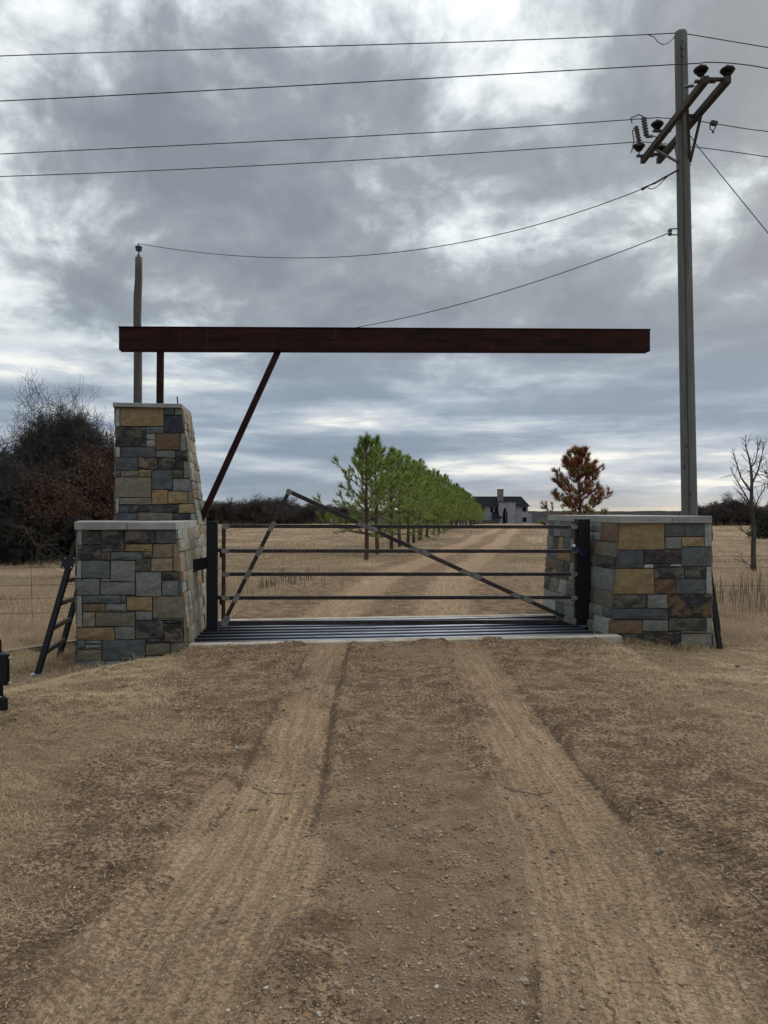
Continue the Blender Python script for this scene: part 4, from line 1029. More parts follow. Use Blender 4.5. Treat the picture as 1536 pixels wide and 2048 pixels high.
# ------------------------------------------------------------ vegetation generators
def seg_mesh(segs, n):
    """segs: arrays p0,p1 (k,3), r0,r1 (k)"""
    p0 = np.array([s[0] for s in segs]); p1 = np.array([s[1] for s in segs]); r0 = np.array([s[2] for s in segs]); r1 = np.array([s[3] for s in segs])
    d = p1 - p0; d /= (np.linalg.norm(d, axis=1, keepdims=True) + 1e-9)
    up_ = np.where(np.abs(d[:, 2:3]) < .9, [[0, 0, 1.]], [[1., 0, 0]]); a = np.cross(d, up_); a /= (np.linalg.norm(a, axis=1, keepdims=True) + 1e-9); b = np.cross(d, a)
    k = len(segs); ang = np.arange(n) * 2 * pi / n
    ring = a[:, None, :] * np.cos(ang)[None, :, None] + b[:, None, :] * np.sin(ang)[None, :, None]
    v = np.concatenate([p0[:, None, :] + ring * r0[:, None, None], p1[:, None, :] + ring * r1[:, None, None]], 1).reshape(-1, 3)
    base = (np.arange(k) * 2 * n)[:, None, None]; i = np.arange(n); j = (i + 1) % n
    f = np.stack([i, j, j + n, i + n], -1)[None] + base
    return v, f.reshape(-1, 4)
def segs_obj(name, segs, n, mat, parent):
    v, f = seg_mesh(segs, n); return fastmesh(name, v + np.array(parent['wbase']), f, mat, parent)

def grow(rs, p, d, ln, r, depth, segs, twigs, spread, up_, curl, nchild, taper=.62, shrink=.72, tips=None, minr=.004):
    nseg = 3 if depth > 1 else 2
    step = ln / nseg
    for i in range(nseg):
        d = norm(d + rs.randn(3) * curl + np.array([0, 0, up_ * .1]))
        q = p + d * step; r2 = max(minr, r * (1 - (1 - taper) * (i + 1) / nseg)); ra = max(minr, r * (1 - (1 - taper) * i / nseg))
        (segs if depth > 2 else twigs).append((p, q, ra, r2)); p = q
        if depth > 0 and i < nseg - 1 or (depth > 0 and i == nseg - 1):
            for _ in range(nchild if i == nseg - 1 else (1 if rs.rand() < .75 else 2)):
                side = rs.randn(3); side = norm(side - d * np.dot(side, d)); sp_ = spread * rs.uniform(.6, 1.25)
                nd = norm(d * cos(sp_) + side * sin(sp_) + np.array([0, 0, up_ * .12]))
                grow(rs, p, nd, ln * shrink * rs.uniform(.75, 1.15), r2 * .78, depth - 1, segs, twigs, spread, up_, curl, nchild, taper, shrink, tips, minr)
    if tips is not None and depth <= 1: tips.append((p, d))

def leaves(rs, pts, n_each, spread, size, name, mat, parent, filt=None, elong=1.0, dirs=None):
    P0 = np.repeat(np.array(pts), n_each, 0); k = len(P0)
    P0 = P0 + rs.randn(k, 3) * spread
    a = rs.randn(k, 3); a /= np.linalg.norm(a, axis=1, keepdims=True); b = rs.randn(k, 3); b -= a * (a * b).sum(1, keepdims=True); b /= np.linalg.norm(b, axis=1, keepdims=True)
    s = size * rs.uniform(.6, 1.3, (k, 1))
    v = np.stack([P0 - a * s * elong, P0 + b * s * .5, P0 + a * s * elong, P0 - b * s * .5], 1).reshape(-1, 3)
    f = np.arange(k * 4).reshape(-1, 4)
    return fastmesh(name, v + np.array(parent['wbase']), f, mat, parent)

# ---- pines
def make_pine(seed, H, rmax, label, mat, dense=1.0, loc=(0, 0, 0), first=1.0, name='pine_tree', mat2=None, needle=.17, nn=30, wneed=.0075, whorls=13, prof=.92, group='young pines lining the drive'):
    rs = np.random.RandomState(seed)
    t = thing(name, loc, label, 'pine tree', group)
    trunk = []; N = 12; pts = []
    x = y = 0.
    for i in range(N + 1): pts.append(np.array([x, y, H * .97 * i / N])); x += rs.randn() * .018; y += rs.randn() * .018
    pts[0][2] = -.15
    for i in range(N): trunk.append((pts[i], pts[i + 1], .075 * (1 - i / N) ** .8 + .012, .075 * (1 - (i + 1) / N) ** .8 + .010))
    def tp(z): k = min(N - 1, int(z / (H * .97) * N)); fr = z / (H * .97) * N - k; return lerp(pts[k], pts[k + 1], fr)
    br = []; tuf = []
    for w in range(whorls):
        f = w / (whorls - 1); z = lerp(first, H * .93, f ** .92)
        R = rmax * ((1 - f) ** prof * .92 + .10) * (0.85 if w == 0 else 1)
        nb = 5 if f < .8 else 4
        ph = rs.rand() * 6.28
        for b in range(nb):
            a = ph + b * 2 * pi / nb + rs.randn() * .25; ln = R * rs.uniform(.65, 1.12)
            p = tp(z) + [0, 0, rs.randn() * .05]; el_ = lerp(-.02, 1.0, f ** .8) + rs.randn() * .12
            d = np.array([cos(a) * cos(el_), sin(a) * cos(el_), sin(el_)]); ns = 5; r = .022 * (1 - f * .6)
            for s in range(ns):
                d = norm(d + np.array([0, 0, .10 + .05 * f]) + rs.randn(3) * .06); q = p + d * ln / ns
                br.append((p, q, r * (1 - s / ns * .7), r * (1 - (s + 1) / ns * .7)))
                if s >= 1:
                    for _ in range(2 if s < 4 else 3):
                        if rs.rand() > dense: continue
                        side = rs.randn(3); side = norm(side - d * side.dot(d)); sd_ = norm(d * .75 + side * .7 + [0, 0, .35]); l2 = ln * rs.uniform(.12, .26) * (1.15 if s < 4 else .7)
                        e = q + sd_ * l2; br.append((q, e, .008, .005)); tuf.append((e, norm(sd_ + [0, 0, .3])))
                        if l2 > .14: tuf.append((lerp(q, e, .45), sd_))
                p = q
            tuf.append((p, norm(d + [0, 0, .3])))
    top = pts[-1]; br.append((top, top + [.01, 0, .16], .012, .008))
    for k in range(6): tuf.append((top + [0, 0, .14 - .09 * k], norm([rs.randn() * .15, rs.randn() * .15, 1.])))
    segs_obj('trunk', trunk + br, 6, M_barkp, t)
    T = np.array([a for a, _ in tuf]); D = np.array([b for _, b in tuf])
    def foliage(T, D, mt):
        k = len(T); P0 = np.repeat(T, nn, 0); DD = np.repeat(D, nn, 0)
        rv = rs.randn(k * nn, 3); rv -= DD * (rv * DD).sum(1, keepdims=True); rv /= np.linalg.norm(rv, axis=1, keepdims=True)
        dd = DD * rs.uniform(.55, 1.2, (k * nn, 1)) + rv * rs.uniform(.2, .95, (k * nn, 1)); dd /= np.linalg.norm(dd, axis=1, keepdims=True)
        base = P0 - DD * rs.uniform(0, .13, (k * nn, 1)); w = np.cross(dd, rs.randn(k * nn, 3)); w /= np.linalg.norm(w, axis=1, keepdims=True)
        ln = needle * rs.uniform(.7, 1.2, (k * nn, 1)); v = np.stack([base - w * wneed, base + w * wneed, base + dd * ln], 1).reshape(-1, 3)
        o = fastmesh('needles', v + np.array(t['wbase']), np.arange(len(v)).reshape(-1, 3), mt, t); return o
    if mat2 is None: foliage(T, D, mat)
    else:
        low = (T[:, 2] < H * .42) & (rs.rand(len(T)) < .7) | (rs.rand(len(T)) < .22); foliage(T[~low], D[~low], mat); foliage(T[low], D[low], mat2)
    return t

x0p, y0p = -.60, 25.4
first_p = make_pine(3, 4.15, 1.95, 'nearest young green pine at the head of the row, its thin trunk standing clear', M_needle, .62, (x0p, y0p, G(x0p, y0p)), .85, nn=24, whorls=10)
protos = [make_pine(20 + i, 4.2, 2.1, 'p', M_needle, .58, (0, 0, 0), .78, nn=20, wneed=.0095, whorls=11) for i in range(3)]
def ordw(k):
    o = ['', 'first', 'second', 'third', 'fourth', 'fifth', 'sixth', 'seventh', 'eighth', 'ninth', 'tenth', 'eleventh', 'twelfth', 'thirteenth', 'fourteenth', 'fifteenth', 'sixteenth', 'seventeenth', 'eighteenth', 'nineteenth']
    n = k + 1
    if n < 20: return o[n]
    te, tn = {2: ('twenty', 'twentieth'), 3: ('thirty', 'thirtieth'), 4: ('forty', 'fortieth')}[n // 10]
    return tn if n % 10 == 0 else te + '-' + o[n % 10]
npine = 46; used = [False] * 3
ords = ['second', 'third', 'fourth', 'fifth', 'sixth', 'seventh', 'eighth', 'ninth', 'tenth', 'eleventh', 'twelfth']
for k in range(1, npine):
    Y = 25.4 + 2.75 * k + (.35 * k if k > 8 else 0) * .4; X = -.6 + (Y - 25.4) * .15 + random.uniform(-.15, .15)
    i = k % 3
    lab = (f'green pine {ords[k-1]} from the near end of the row along the drive' if k <= 11 else f'small far green pine, {ordw(k)} from the near end of the row along the drive')
    s = random.uniform(.80, 1.08); s = s if k > 8 else .93 + .5 * (s - .80)
    if not used[i]:
        o = protos[i]; used[i] = True; o.location = (X, Y, G(X, Y)); o.rotation_euler = (0, 0, random.uniform(0, 6.28)); o.scale = (s, s, s); o['label'] = lab
    else:
        o = dup(protos[i], (X, Y, G(X, Y)), random.uniform(0, 6.28), (s * random.uniform(.95, 1.1), s * random.uniform(.95, 1.1), s), lab)
# fading red-brown pine
X, Y = at(1160, 1060, 31)[0], 31.0
make_pine(51, 4.0, 1.6, 'dying pine with red brown needles standing behind the right pillar', M_needle_dead, .85, (X, Y, G(X, Y)), .8, mat2=M_needle_mix, nn=34, whorls=13, group=None, wneed=.009, prof=.5, needle=.2)

# ---- bare trees
def bare_tree(seed, loc, H, label, r=.12, depth=5, spread=.55, name='bare_tree', nchild=2, curl=.16, up_=.6, mt=None, trunk_h=.22, lean=(0, 0), group=None, minr=.005, leaf=None, shrink=.74, cat='bare tree', R_=None):
    rs = np.random.RandomState(seed); t = thing(name, loc, label, cat, group)
    segs = []; twigs = []; tips = []
    p = np.array([0, 0, -.15]); q = np.array([lean[0] * H * trunk_h, lean[1] * H * trunk_h, H * trunk_h])
    segs.append((p, lerp(p, q, .5), r * 1.15, r)); segs.append((lerp(p, q, .5), q, r, r * .9))
    nb = 4 if depth >= 5 else 3
    for b in range(nb):
        a = rs.rand() * .8 + b * 2 * pi / nb; sp_ = spread * rs.uniform(.35, 1.1); d = norm([cos(a) * sin(sp_) + lean[0], sin(a) * sin(sp_) + lean[1], cos(sp_)])
        grow(rs, q, d, H * .27, r * .7, depth, segs, twigs, spread, up_, curl, nchild, tips=tips, minr=minr, shrink=shrink)
    # fit height (and crown radius if given)
    zmax = np.percentile([s[1][2] for s in twigs], 99.7); f = np.array([H / zmax] * 3)
    if R_ is not None:
        rr = np.percentile([sqrt(s[1][0] ** 2 + s[1][1] ** 2) for s in twigs], 93); f[0] = f[1] = R_ / rr
    def sc(S): return [(a * f, b * f, c, d_) for a, b, c, d_ in S]
    segs_obj('trunk', sc(segs), 7, mt or M_bark, t); segs_obj('twigs', sc(twigs), 3, M_twig if mt is None else mt, t)
    if leaf:
        mat_, nl, cond, size = leaf; pts = [a * f for a, _ in tips if cond(a * f)]
        if pts: leaves(rs, pts, nl, .12, size, 'leaves', mat_, t)
    return t
# big oak behind the left pillar
ox, oy = at(118, 1120, 27)[0], 27.0
bare_tree(5, (ox, oy, G(ox, oy)), 5.15, 'large dark oak left of the tower, bare twigs above, rust leaves low on its right', .20, 7, .98, 'oak_tree', 2, .28, .0, None, .16, group=None, minr=.0045, shrink=.80, R_=2.15,
          leaf=(M_rustleaf, 2, lambda p: p[0] < 3 and (sin(p[0] * 2.1 + 1) * sin(p[2] * 2.3) * sin(p[1] * 1.9) > .12 or p[0] > 1.5) and p[2] < 2.9 + .35 * p[0] and p[0] > -.8, .04), cat='oak tree')
bare_tree(8, (at(-25, 1120, 30)[0], 30, G(-15.4, 30)), 3.9, 'dark bare tree cut by the left edge beside the large oak', .17, 6, .75, 'bare_tree', 2, .2, .1, None, .15, minr=.009, shrink=.82, R_=2.2)
bare_tree(12, (at(60, 1120, 24)[0], 24, G(-11, 24)), 3.1, 'low grey leafless thicket tree in front of the large oak', .10, 6, .75, 'bare_tree', 2, .25, .1, None, .12, minr=.006, shrink=.77,
          leaf=(M_rustleaf, 1, lambda p: p[2] < 2.7 and p[0] > .7 and p[2] > 1.4, .035))
# cedars
def cedar(seed, loc, H, R, label, name='cedar_tree'):
    rs = np.random.RandomState(seed); t = thing(name, loc, label, 'cedar tree')
    segs_obj('trunk', [(np.array([0, 0, -.1]), np.array([0, 0, H * .9]), .09, .02)], 6, M_bark, t)
    pts = []
    n = int(1900 * H * R / 4)
    for _ in range(n):
        z = rs.rand() ** 1.15; rr = R * (1 - z) ** .62 * sqrt(rs.rand()) * (1 + .25 * sin(5 * rs.rand() * 6)); a = rs.rand() * 6.283
        pts.append(np.array([rr * cos(a), rr * sin(a), .05 + z * H]))
    leaves(rs, pts, 9, .09, .05, 'foliage', M_cedar, t, elong=1.5); return t
for i, (px, Y, H, R, lb) in enumerate(((185, 28.5, 3.55, 1.7, 'tall dark green cedar between the oak and the stone tower'), (228, 30, 2.9, 1.5, 'dark cedar showing just behind the stone tower'), (8, 25.5, 2.2, 1.15, 'dark green cedar bush at the left edge of the picture'), (100, 28, 2.5, 2.4, 'broad black green cedar at the foot of the large oak'), (150, 26.6, 1.7, 1.6, 'low dark cedar shrub at the edge of the dry grass'))):
    X = at(px, 1000, Y)[0]; cedar(60 + i, (X, Y, G(X, Y) - .05), H, R, lb)

# small bare tree on the right
X = at(1508, 1140, 20.5)[0]
def thin_tree():
    t = thing('bare_sapling', (X, 20.5, G(X, 20.5)), 'slim leafless sapling standing alone in the pasture at the right', 'bare tree')
    b0 = t['wbase']; segs = []; rs = np.random.RandomState(4)
    def Pp(px, py, dy=0): return at(px, py, 20.5 + dy) - np.array(b0)
    def path(pts, r0, r1, sub=4, l=.35):
        P_ = [Pp(*p) for p in pts]
        for i in range(len(P_) - 1):
            ra = lerp(r0, r1, i / (len(P_) - 1)); rb_ = lerp(r0, r1, (i + 1) / (len(P_) - 1)); segs.append((P_[i], P_[i + 1], ra, rb_))
            for _ in range(sub):
                if i == 0 and r0 > .04: continue
                s = lerp(P_[i], P_[i + 1], rs.rand()); d = norm(P_[i + 1] - P_[i]); sd_ = norm(rs.randn(3)); d = norm(d + sd_ * .75 + [0, 0, .15]); ln = l * rs.uniform(.4, 1.2)
                m_ = s + d * ln * .5; e = m_ + norm(d + rs.randn(3) * .25) * ln * .5; segs.append((s, m_, .007, .006)); segs.append((m_, e, .006, .004))
                e2 = m_ + norm(d + rs.randn(3) * .6) * ln * .35; segs.append((m_, e2, .005, .004))
    path([(1508, 1145), (1507, 1100), (1508, 1070), (1506, 1040), (1503, 1000), (1504, 960), (1502, 935)], .075, .035, 2)
    path([(1502, 935), (1498, 915), (1492, 895), (1490, 880)], .03, .008); path([(1502, 935), (1512, 920), (1515, 900), (1516, 885)], .022, .006)
    path([(1504, 970), (1518, 935), (1524, 910), (1527, 900)], .025, .006); path([(1503, 985), (1482, 955), (1474, 930), (1466, 905)], .03, .008)
    path([(1505, 1015), (1488, 985), (1476, 965), (1464, 945)], .025, .008); path([(1464, 950), (1452, 953), (1440, 956)], .008, .005, 0)
    path([(1508, 1073), (1495, 1068), (1482, 1060)], .025, .008); path([(1506, 1030), (1493, 1002), (1484, 990)], .02, .006); path([(1506, 1025), (1518, 995), (1530, 975), (1540, 970)], .02, .006)
    path([(1507, 1143), (1498, 1130), (1486, 1120)], .015, .005)
    segs_obj('trunk', segs, 5, M_bark, t)
thin_tree()
X = at(1660, 1100, 24)[0]
bare_tree(33, (X, 24, G(X, 24)), 4.0, 'bare tree reaching in from the right edge of the picture', .10, 4, .55, 'bare_tree', 2, .18, .4, None, .22, minr=.006)
X = at(1535, 1075, 45)[0]; cedar(90, (X, 45, G(X, 45)), 1.3, 1.1, 'dark cedar shrub behind the sapling at the right edge')

# ---- distant trees
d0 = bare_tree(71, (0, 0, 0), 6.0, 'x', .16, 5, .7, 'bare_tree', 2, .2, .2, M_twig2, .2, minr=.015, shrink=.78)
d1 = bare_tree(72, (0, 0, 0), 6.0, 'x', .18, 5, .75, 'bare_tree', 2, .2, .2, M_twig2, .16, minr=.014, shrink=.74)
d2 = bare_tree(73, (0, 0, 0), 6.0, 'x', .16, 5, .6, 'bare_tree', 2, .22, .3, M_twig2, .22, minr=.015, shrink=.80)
dp = [d0, d1, d2]; du = [False] * 3
ORD = ['first', 'second', 'third', 'fourth', 'fifth', 'sixth', 'seventh', 'eighth', 'ninth', 'tenth', 'eleventh', 'twelfth', 'thirteenth', 'fourteenth', 'fifteenth', 'sixteenth', 'seventeenth', 'eighteenth', 'nineteenth', 'twentieth']
def place_far(px, Y, H, lab, grp):
    i = random.randrange(3); X = at(px, 1000, Y)[0]; s = H * .88 / 6.0; loc = (X, Y, G(X, Y)); rz = random.uniform(0, 6.28)
    sc = (s * random.uniform(1.1, 1.5), s * random.uniform(1.1, 1.5), s)
    if not du[i]:
        o = dp[i]; du[i] = True; o.location = loc; o.rotation_euler = (0, 0, rz); o.scale = sc; o['label'] = lab; o['group'] = grp
    else: dup(dp[i], loc, rz, sc, lab, grp)
FARL = []
for px, H in sorted(((418, 5.6), (440, 5.0), (462, 5.8), (486, 5.6), (508, 6.4), (532, 6.0), (556, 6.6), (578, 5.4), (600, 4.6), (622, 5.2), (640, 5.0), (664, 4.2), (690, 4.0), (404, 5.2), (426, 4.6), (474, 4.8), (520, 5.0), (545, 5.4), (590, 5.0))):
    FARL.append(px); place_far(px + random.uniform(-2, 2), random.uniform(148, 165), H, f'leafless far tree seen behind the gate, {ORD[len(FARL)-1]} from the left along the field edge', 'trees along the far edge of the field')
FARL = []
for px, H in ((1395, 4.6), (1412, 4.4), (1432, 5.0), (1448, 5.8), (1462, 6.4), (1478, 5.0), (1496, 4.6), (1515, 4.8), (1535, 5.0), (1555, 5.4)):
    FARL.append(px); place_far(px + random.uniform(-2, 2), random.uniform(105, 120), H * .78, f'leafless far tree beyond the right pasture, {ORD[len(FARL)-1]} to the right of the tall pole', 'trees beyond the right pasture')
FARL = []
for px, H in ((1228, 4.4), (1250, 3.6), (1280, 4.0), (1310, 4.4), (1340, 4.4)):
    FARL.append(px); place_far(px, random.uniform(300, 330), H * 1.2, f'small far tree on the low ridge, {ORD[len(FARL)-1]} to the right of the dying pine', 'trees on the far ridge')
def wood_mass(name, px0, px1, Y0, Y1, h0, h1, n, label, w=.05):
    rs = np.random.RandomState(int(px0) + 7 & 255); px = rs.uniform(px0, px1, n); Y = rs.uniform(Y0, Y1, n); X = (px - CX) / F * Y; z = gz_at(X, Y)
    H = lerp(h0, h1, fbm(X * .15, Y * 0, 3, 8)) * rs.uniform(.35, 1.0, n); a = rs.uniform(-.5, .5, (n, 2)) * H[:, None] * .5
    b = np.stack([X, Y, z - .1], -1); t0 = b + np.stack([a[:, 0] * .3, a[:, 1] * .3, H * .35], -1); t1 = b + np.stack([a[:, 0], a[:, 1], H], -1)
    start = b + (t1 - b) * rs.uniform(0, .6, (n, 1)); end = start + np.stack([rs.randn(n) * .5, rs.randn(n) * .3, np.abs(rs.randn(n)) * .8 + .3], -1) * (H[:, None] * .22)
    ww = np.array([w, 0, 0])
    v = np.stack([start - ww, start + ww, end], 1).reshape(-1, 3)
    tag(fastmesh(name, v, np.arange(len(v)).reshape(-1, 3), M_brush), label, None, None, 'stuff')
wood_mass('distant_wood', 300, 705, 165, 190, 4.2, 5.6, 26000, 'brushy leafless wood at the back of the field', .07)
wood_mass('distant_wood', 1385, 1640, 118, 140, 3.2, 4.4, 16000, 'brushy dark wood beyond the right pasture', .055)
wood_mass('distant_wood', -100, 240, 33, 40, 2.0, 3.4, 20000, 'dense dark undergrowth behind the large oak', .018)

# ------------------------------------------------------------ house under construction
HY = 235.0
def hx(px): return (px - CX) / F * HY
def hzz(py): return CAMZ - (py - HOR) / F * HY
hg = -3.1
ho = thing('unfinished_house', (hx(1010), HY, hg), 'two storey house under construction with a dark roof, stone chimney and white wrapped walls', 'house')
def wrap_mat():
    m, t, b = new_mat('house_wrap', .7)
    oc = t.node('ShaderNodeTexCoord').outputs['Object']
    br = t.node('ShaderNodeTexBrick'); t.l.new(t.mapping(oc, rot=(radians(90), 0, 0)), br.inputs['Vector'])
    br.inputs['Scale'].default_value = 1.0; br.inputs['Brick Width'].default_value = 1.3; br.inputs['Row Height'].default_value = 1.2; br.inputs['Mortar Size'].default_value = .05
    br.inputs['Color1'].default_value = (.28, .29, .32, 1); br.inputs['Color2'].default_value = (.23, .24, .27, 1); br.inputs['Mortar'].default_value = (.22, .24, .28, 1)
    n = t.noise(t.mapping(oc, scale=(1, 1, 2.2)), 1.7, 3, .6)
    c = t.mix(t.remap(n, .58, .64), br.outputs[0], (.12, .13, .17)); t.l.new(c, b.inputs['Base Color']); return m
M_wrap = wrap_mat()
M_roof = noisy_mat('dark_shingle', (.012, .013, .017), (.020, .021, .026), 1.5, 1, spec=.03)
M_glass = noisy_mat('dark_opening', (.006, .007, .010), (.010, .010, .013), 1, .6, spec=.1)
M_chim = noisy_mat('chimney_stone', (.17, .145, .135), (.11, .10, .095), 1.6, .9)
M_hstone = noisy_mat('house_stone', (.10, .09, .085), (.06, .055, .055), 1.2, .9)
def hbox(name, px0, px1, py0, py1, y0, y1, mat, par=None):
    m = MB(); m.box(hx(px0), hx(px1), HY + y0, HY + y1, hzz(py1), hzz(py0)); return m.build(name, mat, par or ho)
gb = HOR + (CAMZ - hg) / HY * F
hbox('wall', 940, 1056, 1012.5, gb, 0, 9, M_wrap)
hbox('wall', 1056.02, 1064.5, 1027, gb, 1.0, 7, M_wrap)
# gabled/hipped roof
m = MB(); e0, e1 = hx(936), hx(1060); r0, r1 = hx(950), hx(1047.5); ez, rz = hzz(1013), hzz(992.3)
m.add([(e0, HY - .7, ez), (e1, HY - .7, ez), (e1, HY + 9.7, ez), (e0, HY + 9.7, ez), (r0, HY + 4.5, rz), (r1, HY + 4.5, rz)], [(0, 1, 5, 4), (1, 2, 5), (2, 3, 4, 5), (3, 0, 4), (0, 3, 2, 1)])
rf = m.build('roof', M_roof, ho)
m = MB(); m.box(hx(997), hx(1008.5), HY + 1.4, HY + 2.8, hzz(1003), hzz(979.5)); ch = m.build('chimney', M_chim, rf)
m = MB(); m.box(hx(996.3), hx(1009.2), HY + 1.3, HY + 2.9, hzz(979.5) + .002, hzz(978)); m.build('chimney_cap', M_chim, ch)
# entry bay with a pointed arch: built of pieces round the opening
bay0, bay1, o0, o1 = 996.5, 1029, 1003.5, 1013.2
D0, D1 = -1.8, -.01
hbox('entry_bay', bay0, o0, 1006.5, gb, D0, D1, M_wrap); hbox('entry_bay', o1, bay1, 1006.5, gb, D0, D1, M_wrap)
m = MB(); k = 8; xs = np.linspace(o0, o1, k + 1); tops = [1014.5 + 14 * abs((x - 1008.3) / 4.9) ** 1.7 for x in xs]
for i in range(k): m.hexa([(hx(xs[i]), HY + D0, hzz(tops[i])), (hx(xs[i + 1]), HY + D0, hzz(tops[i + 1])), (hx(xs[i + 1]), HY + D1, hzz(tops[i + 1])), (hx(xs[i]), HY + D1, hzz(tops[i])), (hx(xs[i]), HY + D0, hzz(1006.5)), (hx(xs[i + 1]), HY + D0, hzz(1006.5)), (hx(xs[i + 1]), HY + D1, hzz(1006.5)), (hx(xs[i]), HY + D1, hzz(1006.5))])
m.build('entry_arch', M_wrap, ho)
hbox('doorway', o0 - .2, o1 + .2, 1013, gb - .5, -.9, -.6, M_glass)
hbox('mullion', 1010, 1010.7, 1016, gb, -1.3, -1.1, M_wrap)
hbox('parapet', bay0 - 1.5, bay1 + .3, 1005.2, 1006.45, D0 - .15, D1 + .1, M_wrap)
for (a, b, c, d) in ((980, 987.2, 1013.6, 1025), (988.6, 996, 1013.6, 1025), (1044.5, 1053, 1013.6, 1024), (1044.5, 1054, 1034, 1044.5), (962, 970, 1014, 1025), (1027, 1029.4, 1032, 1034)):
    y = -.05 if a != 1027 else -1.86
    wi = hbox('window', a, b, c, d, y, y + .04, M_wrap); m = MB(); g = .7 if a != 1027 else .2
    m.box(hx(a + g), hx(b - g), HY + y - .02, HY + y - .004, hzz(d - g), hzz(c + g)); m.build('pane', M_glass, wi)
m = MB(); m.add([(hx(984), HY - 2.6, hzz(1035)), (hx(1002), HY - 2.6, hzz(1035)), (hx(999), HY - .06, hzz(1024)), (hx(984), HY - .06, hzz(1024)), (hx(984), HY - 2.6, hzz(1036)), (hx(1002), HY - 2.6, hzz(1036)), (hx(1002), HY - .06, hzz(1036)), (hx(984), HY - .06, hzz(1036))], [(0, 1, 2, 3), (4, 7, 6, 5), (0, 4, 5, 1), (1, 5, 6, 2), (0, 3, 7, 4)])
m.build('porch_roof', M_roof, ho)
hbox('porch_wall', 986, 996.3, 1036.05, gb, -2.3, -.06, M_hstone); hbox('garden_wall', 950, 985.8, 1040, gb, -3.0, -2.4, M_hstone)
# small shed
SYh = 148.0
sh = thing('white_shed', (at(667, 1040, SYh)[0], SYh, G(at(667, 1040, SYh)[0], SYh)), 'tiny pale metal shed at the far edge of the field left of the pines', 'shed')
xa, xb = at(660, 0, SYh)[0], at(673, 0, SYh)[0]; zt = at(0, 1037.5, SYh)[2]; zr = at(0, 1034.5, SYh)[2]; zg = sh['wbase'][2] - .1
m = MB(); m.box(xa, xb, SYh, SYh + 1.6, zg, zt); m.build('wall', M_shed, sh)
m = MB(); xm = (xa + xb) / 2; m.add([(xa - .05, SYh - .05, zt), (xb + .05, SYh - .05, zt), (xm, SYh - .05, zr), (xa - .05, SYh + 1.65, zt), (xb + .05, SYh + 1.65, zt), (xm, SYh + 1.65, zr)], [(0, 1, 2), (5, 4, 3), (1, 4, 5, 2), (2, 5, 3, 0), (0, 3, 4, 1)]); m.build('roof', M_shed, sh)
m = MB(); m.box(xm - .2, xm + .2, SYh - .03, SYh - .004, zg, zg + 1.0); m.build('door', M_porcg, sh)

# ------------------------------------------------------------ grass
def blades(name, n, region, hfun, width, lean, mat, label, seed, dens=None, flat=0.):
    rs = np.random.RandomState(seed); X, Y = region(rs, n); g = masks(X, Y)[0]
    keep = rs.rand(len(X)) < (g ** 1.5 if dens is None else dens(X, Y, g))
    un = X * cos(TH) + (Y - O[1]) * sin(TH); vn = -X * sin(TH) + (Y - O[1]) * cos(TH)
    keep &= ~((np.abs(un) < 4.1) & (vn < 2.0) & ((un < -2.2) & (un > -3.65) & (vn > -.91) | (un > 2.7) & (un < 4.05) & (vn > -.73) | (np.abs(un) < 2.9) & (vn < 1.15) & (vn > -1.0)))
    X, Y = X[keep], Y[keep]; k = len(X); z = gz_at(X, Y)
    H = hfun(X, Y, rs); a = rs.rand(k) * 6.283; ln = lean * rs.uniform(.3, 1.4, k) + flat
    dx, dy = np.cos(a), np.sin(a); wx, wy = -dy, dx
    w = width * np.maximum(1, Y / 6.0) * rs.uniform(.6, 1.3, k)
    if np.isscalar(lean): pass
    b = np.stack([X, Y, z - .006], -1); ww = np.stack([wx * w, wy * w, 0 * w], -1)
    hh = H / np.sqrt(1 + ln ** 2)
    mid = b + np.stack([dx * hh * ln * .45, dy * hh * ln * .45, hh * .62], -1); tip = b + np.stack([dx * hh * ln * 1.15, dy * hh * ln * 1.15, hh * (.95 - .25 * np.minimum(ln, 2))], -1)
    v = np.stack([b - ww, b + ww, mid + ww * .6, tip, mid - ww * .6], 1).reshape(-1, 3)
    base = (np.arange(k) * 5)[:, None]
    f = np.concatenate([base + np.array([[0, 1, 2]]), base + np.array([[0, 2, 4]]), base + np.array([[4, 2, 3]])], 0)
    return tag(fastmesh(name, v, f, mat), label, None, None, 'stuff'), k
def near_region(x0, x1, y0, y1): return lambda rs, n: (rs.uniform(x0, x1, n), rs.uniform(y0, y1, n))
def clump(X, Y): return fbm(X * 2.3, Y * 2.3, 3, 51)
blades('dry_grass', 230000, near_region(-5.6, -.9, 1.9, 9.6), lambda X, Y, rs: .02 + .085 * clump(X, Y) * rs.uniform(.5, 1.2, len(X)), .0019, 2.6, M_grass, 'short matted dry grass on the left verge', 1, lambda X, Y, g: np.clip(g, 0, 1) ** 1.2 * (.35 + sst(clump(X, Y), .38, .6)) + .07 * (X < -1.15) * sst(clump(X * 2, Y * 2), .4, .6))
blades('dry_grass', 130000, near_region(1.6, 6.0, 3.0, 11.5), lambda X, Y, rs: .03 + .08 * clump(X, Y) * rs.uniform(.5, 1.2, len(X)), .0019, 2.6, M_grass, 'short matted dry grass on the right verge', 2, lambda X, Y, g: np.clip(g, 0, 1) ** 1.2 * (.35 + sst(clump(X, Y), .38, .6)) + .07 * sst(clump(X * 2, Y * 2), .4, .6))
def far_region(y0, y1, xm):
    def f(rs, n):
        Y = 1 / (1 / y0 - rs.rand(n) * (1 / y0 - 1 / y1)); return rs.uniform(-xm, xm, n) * Y, Y
    return f
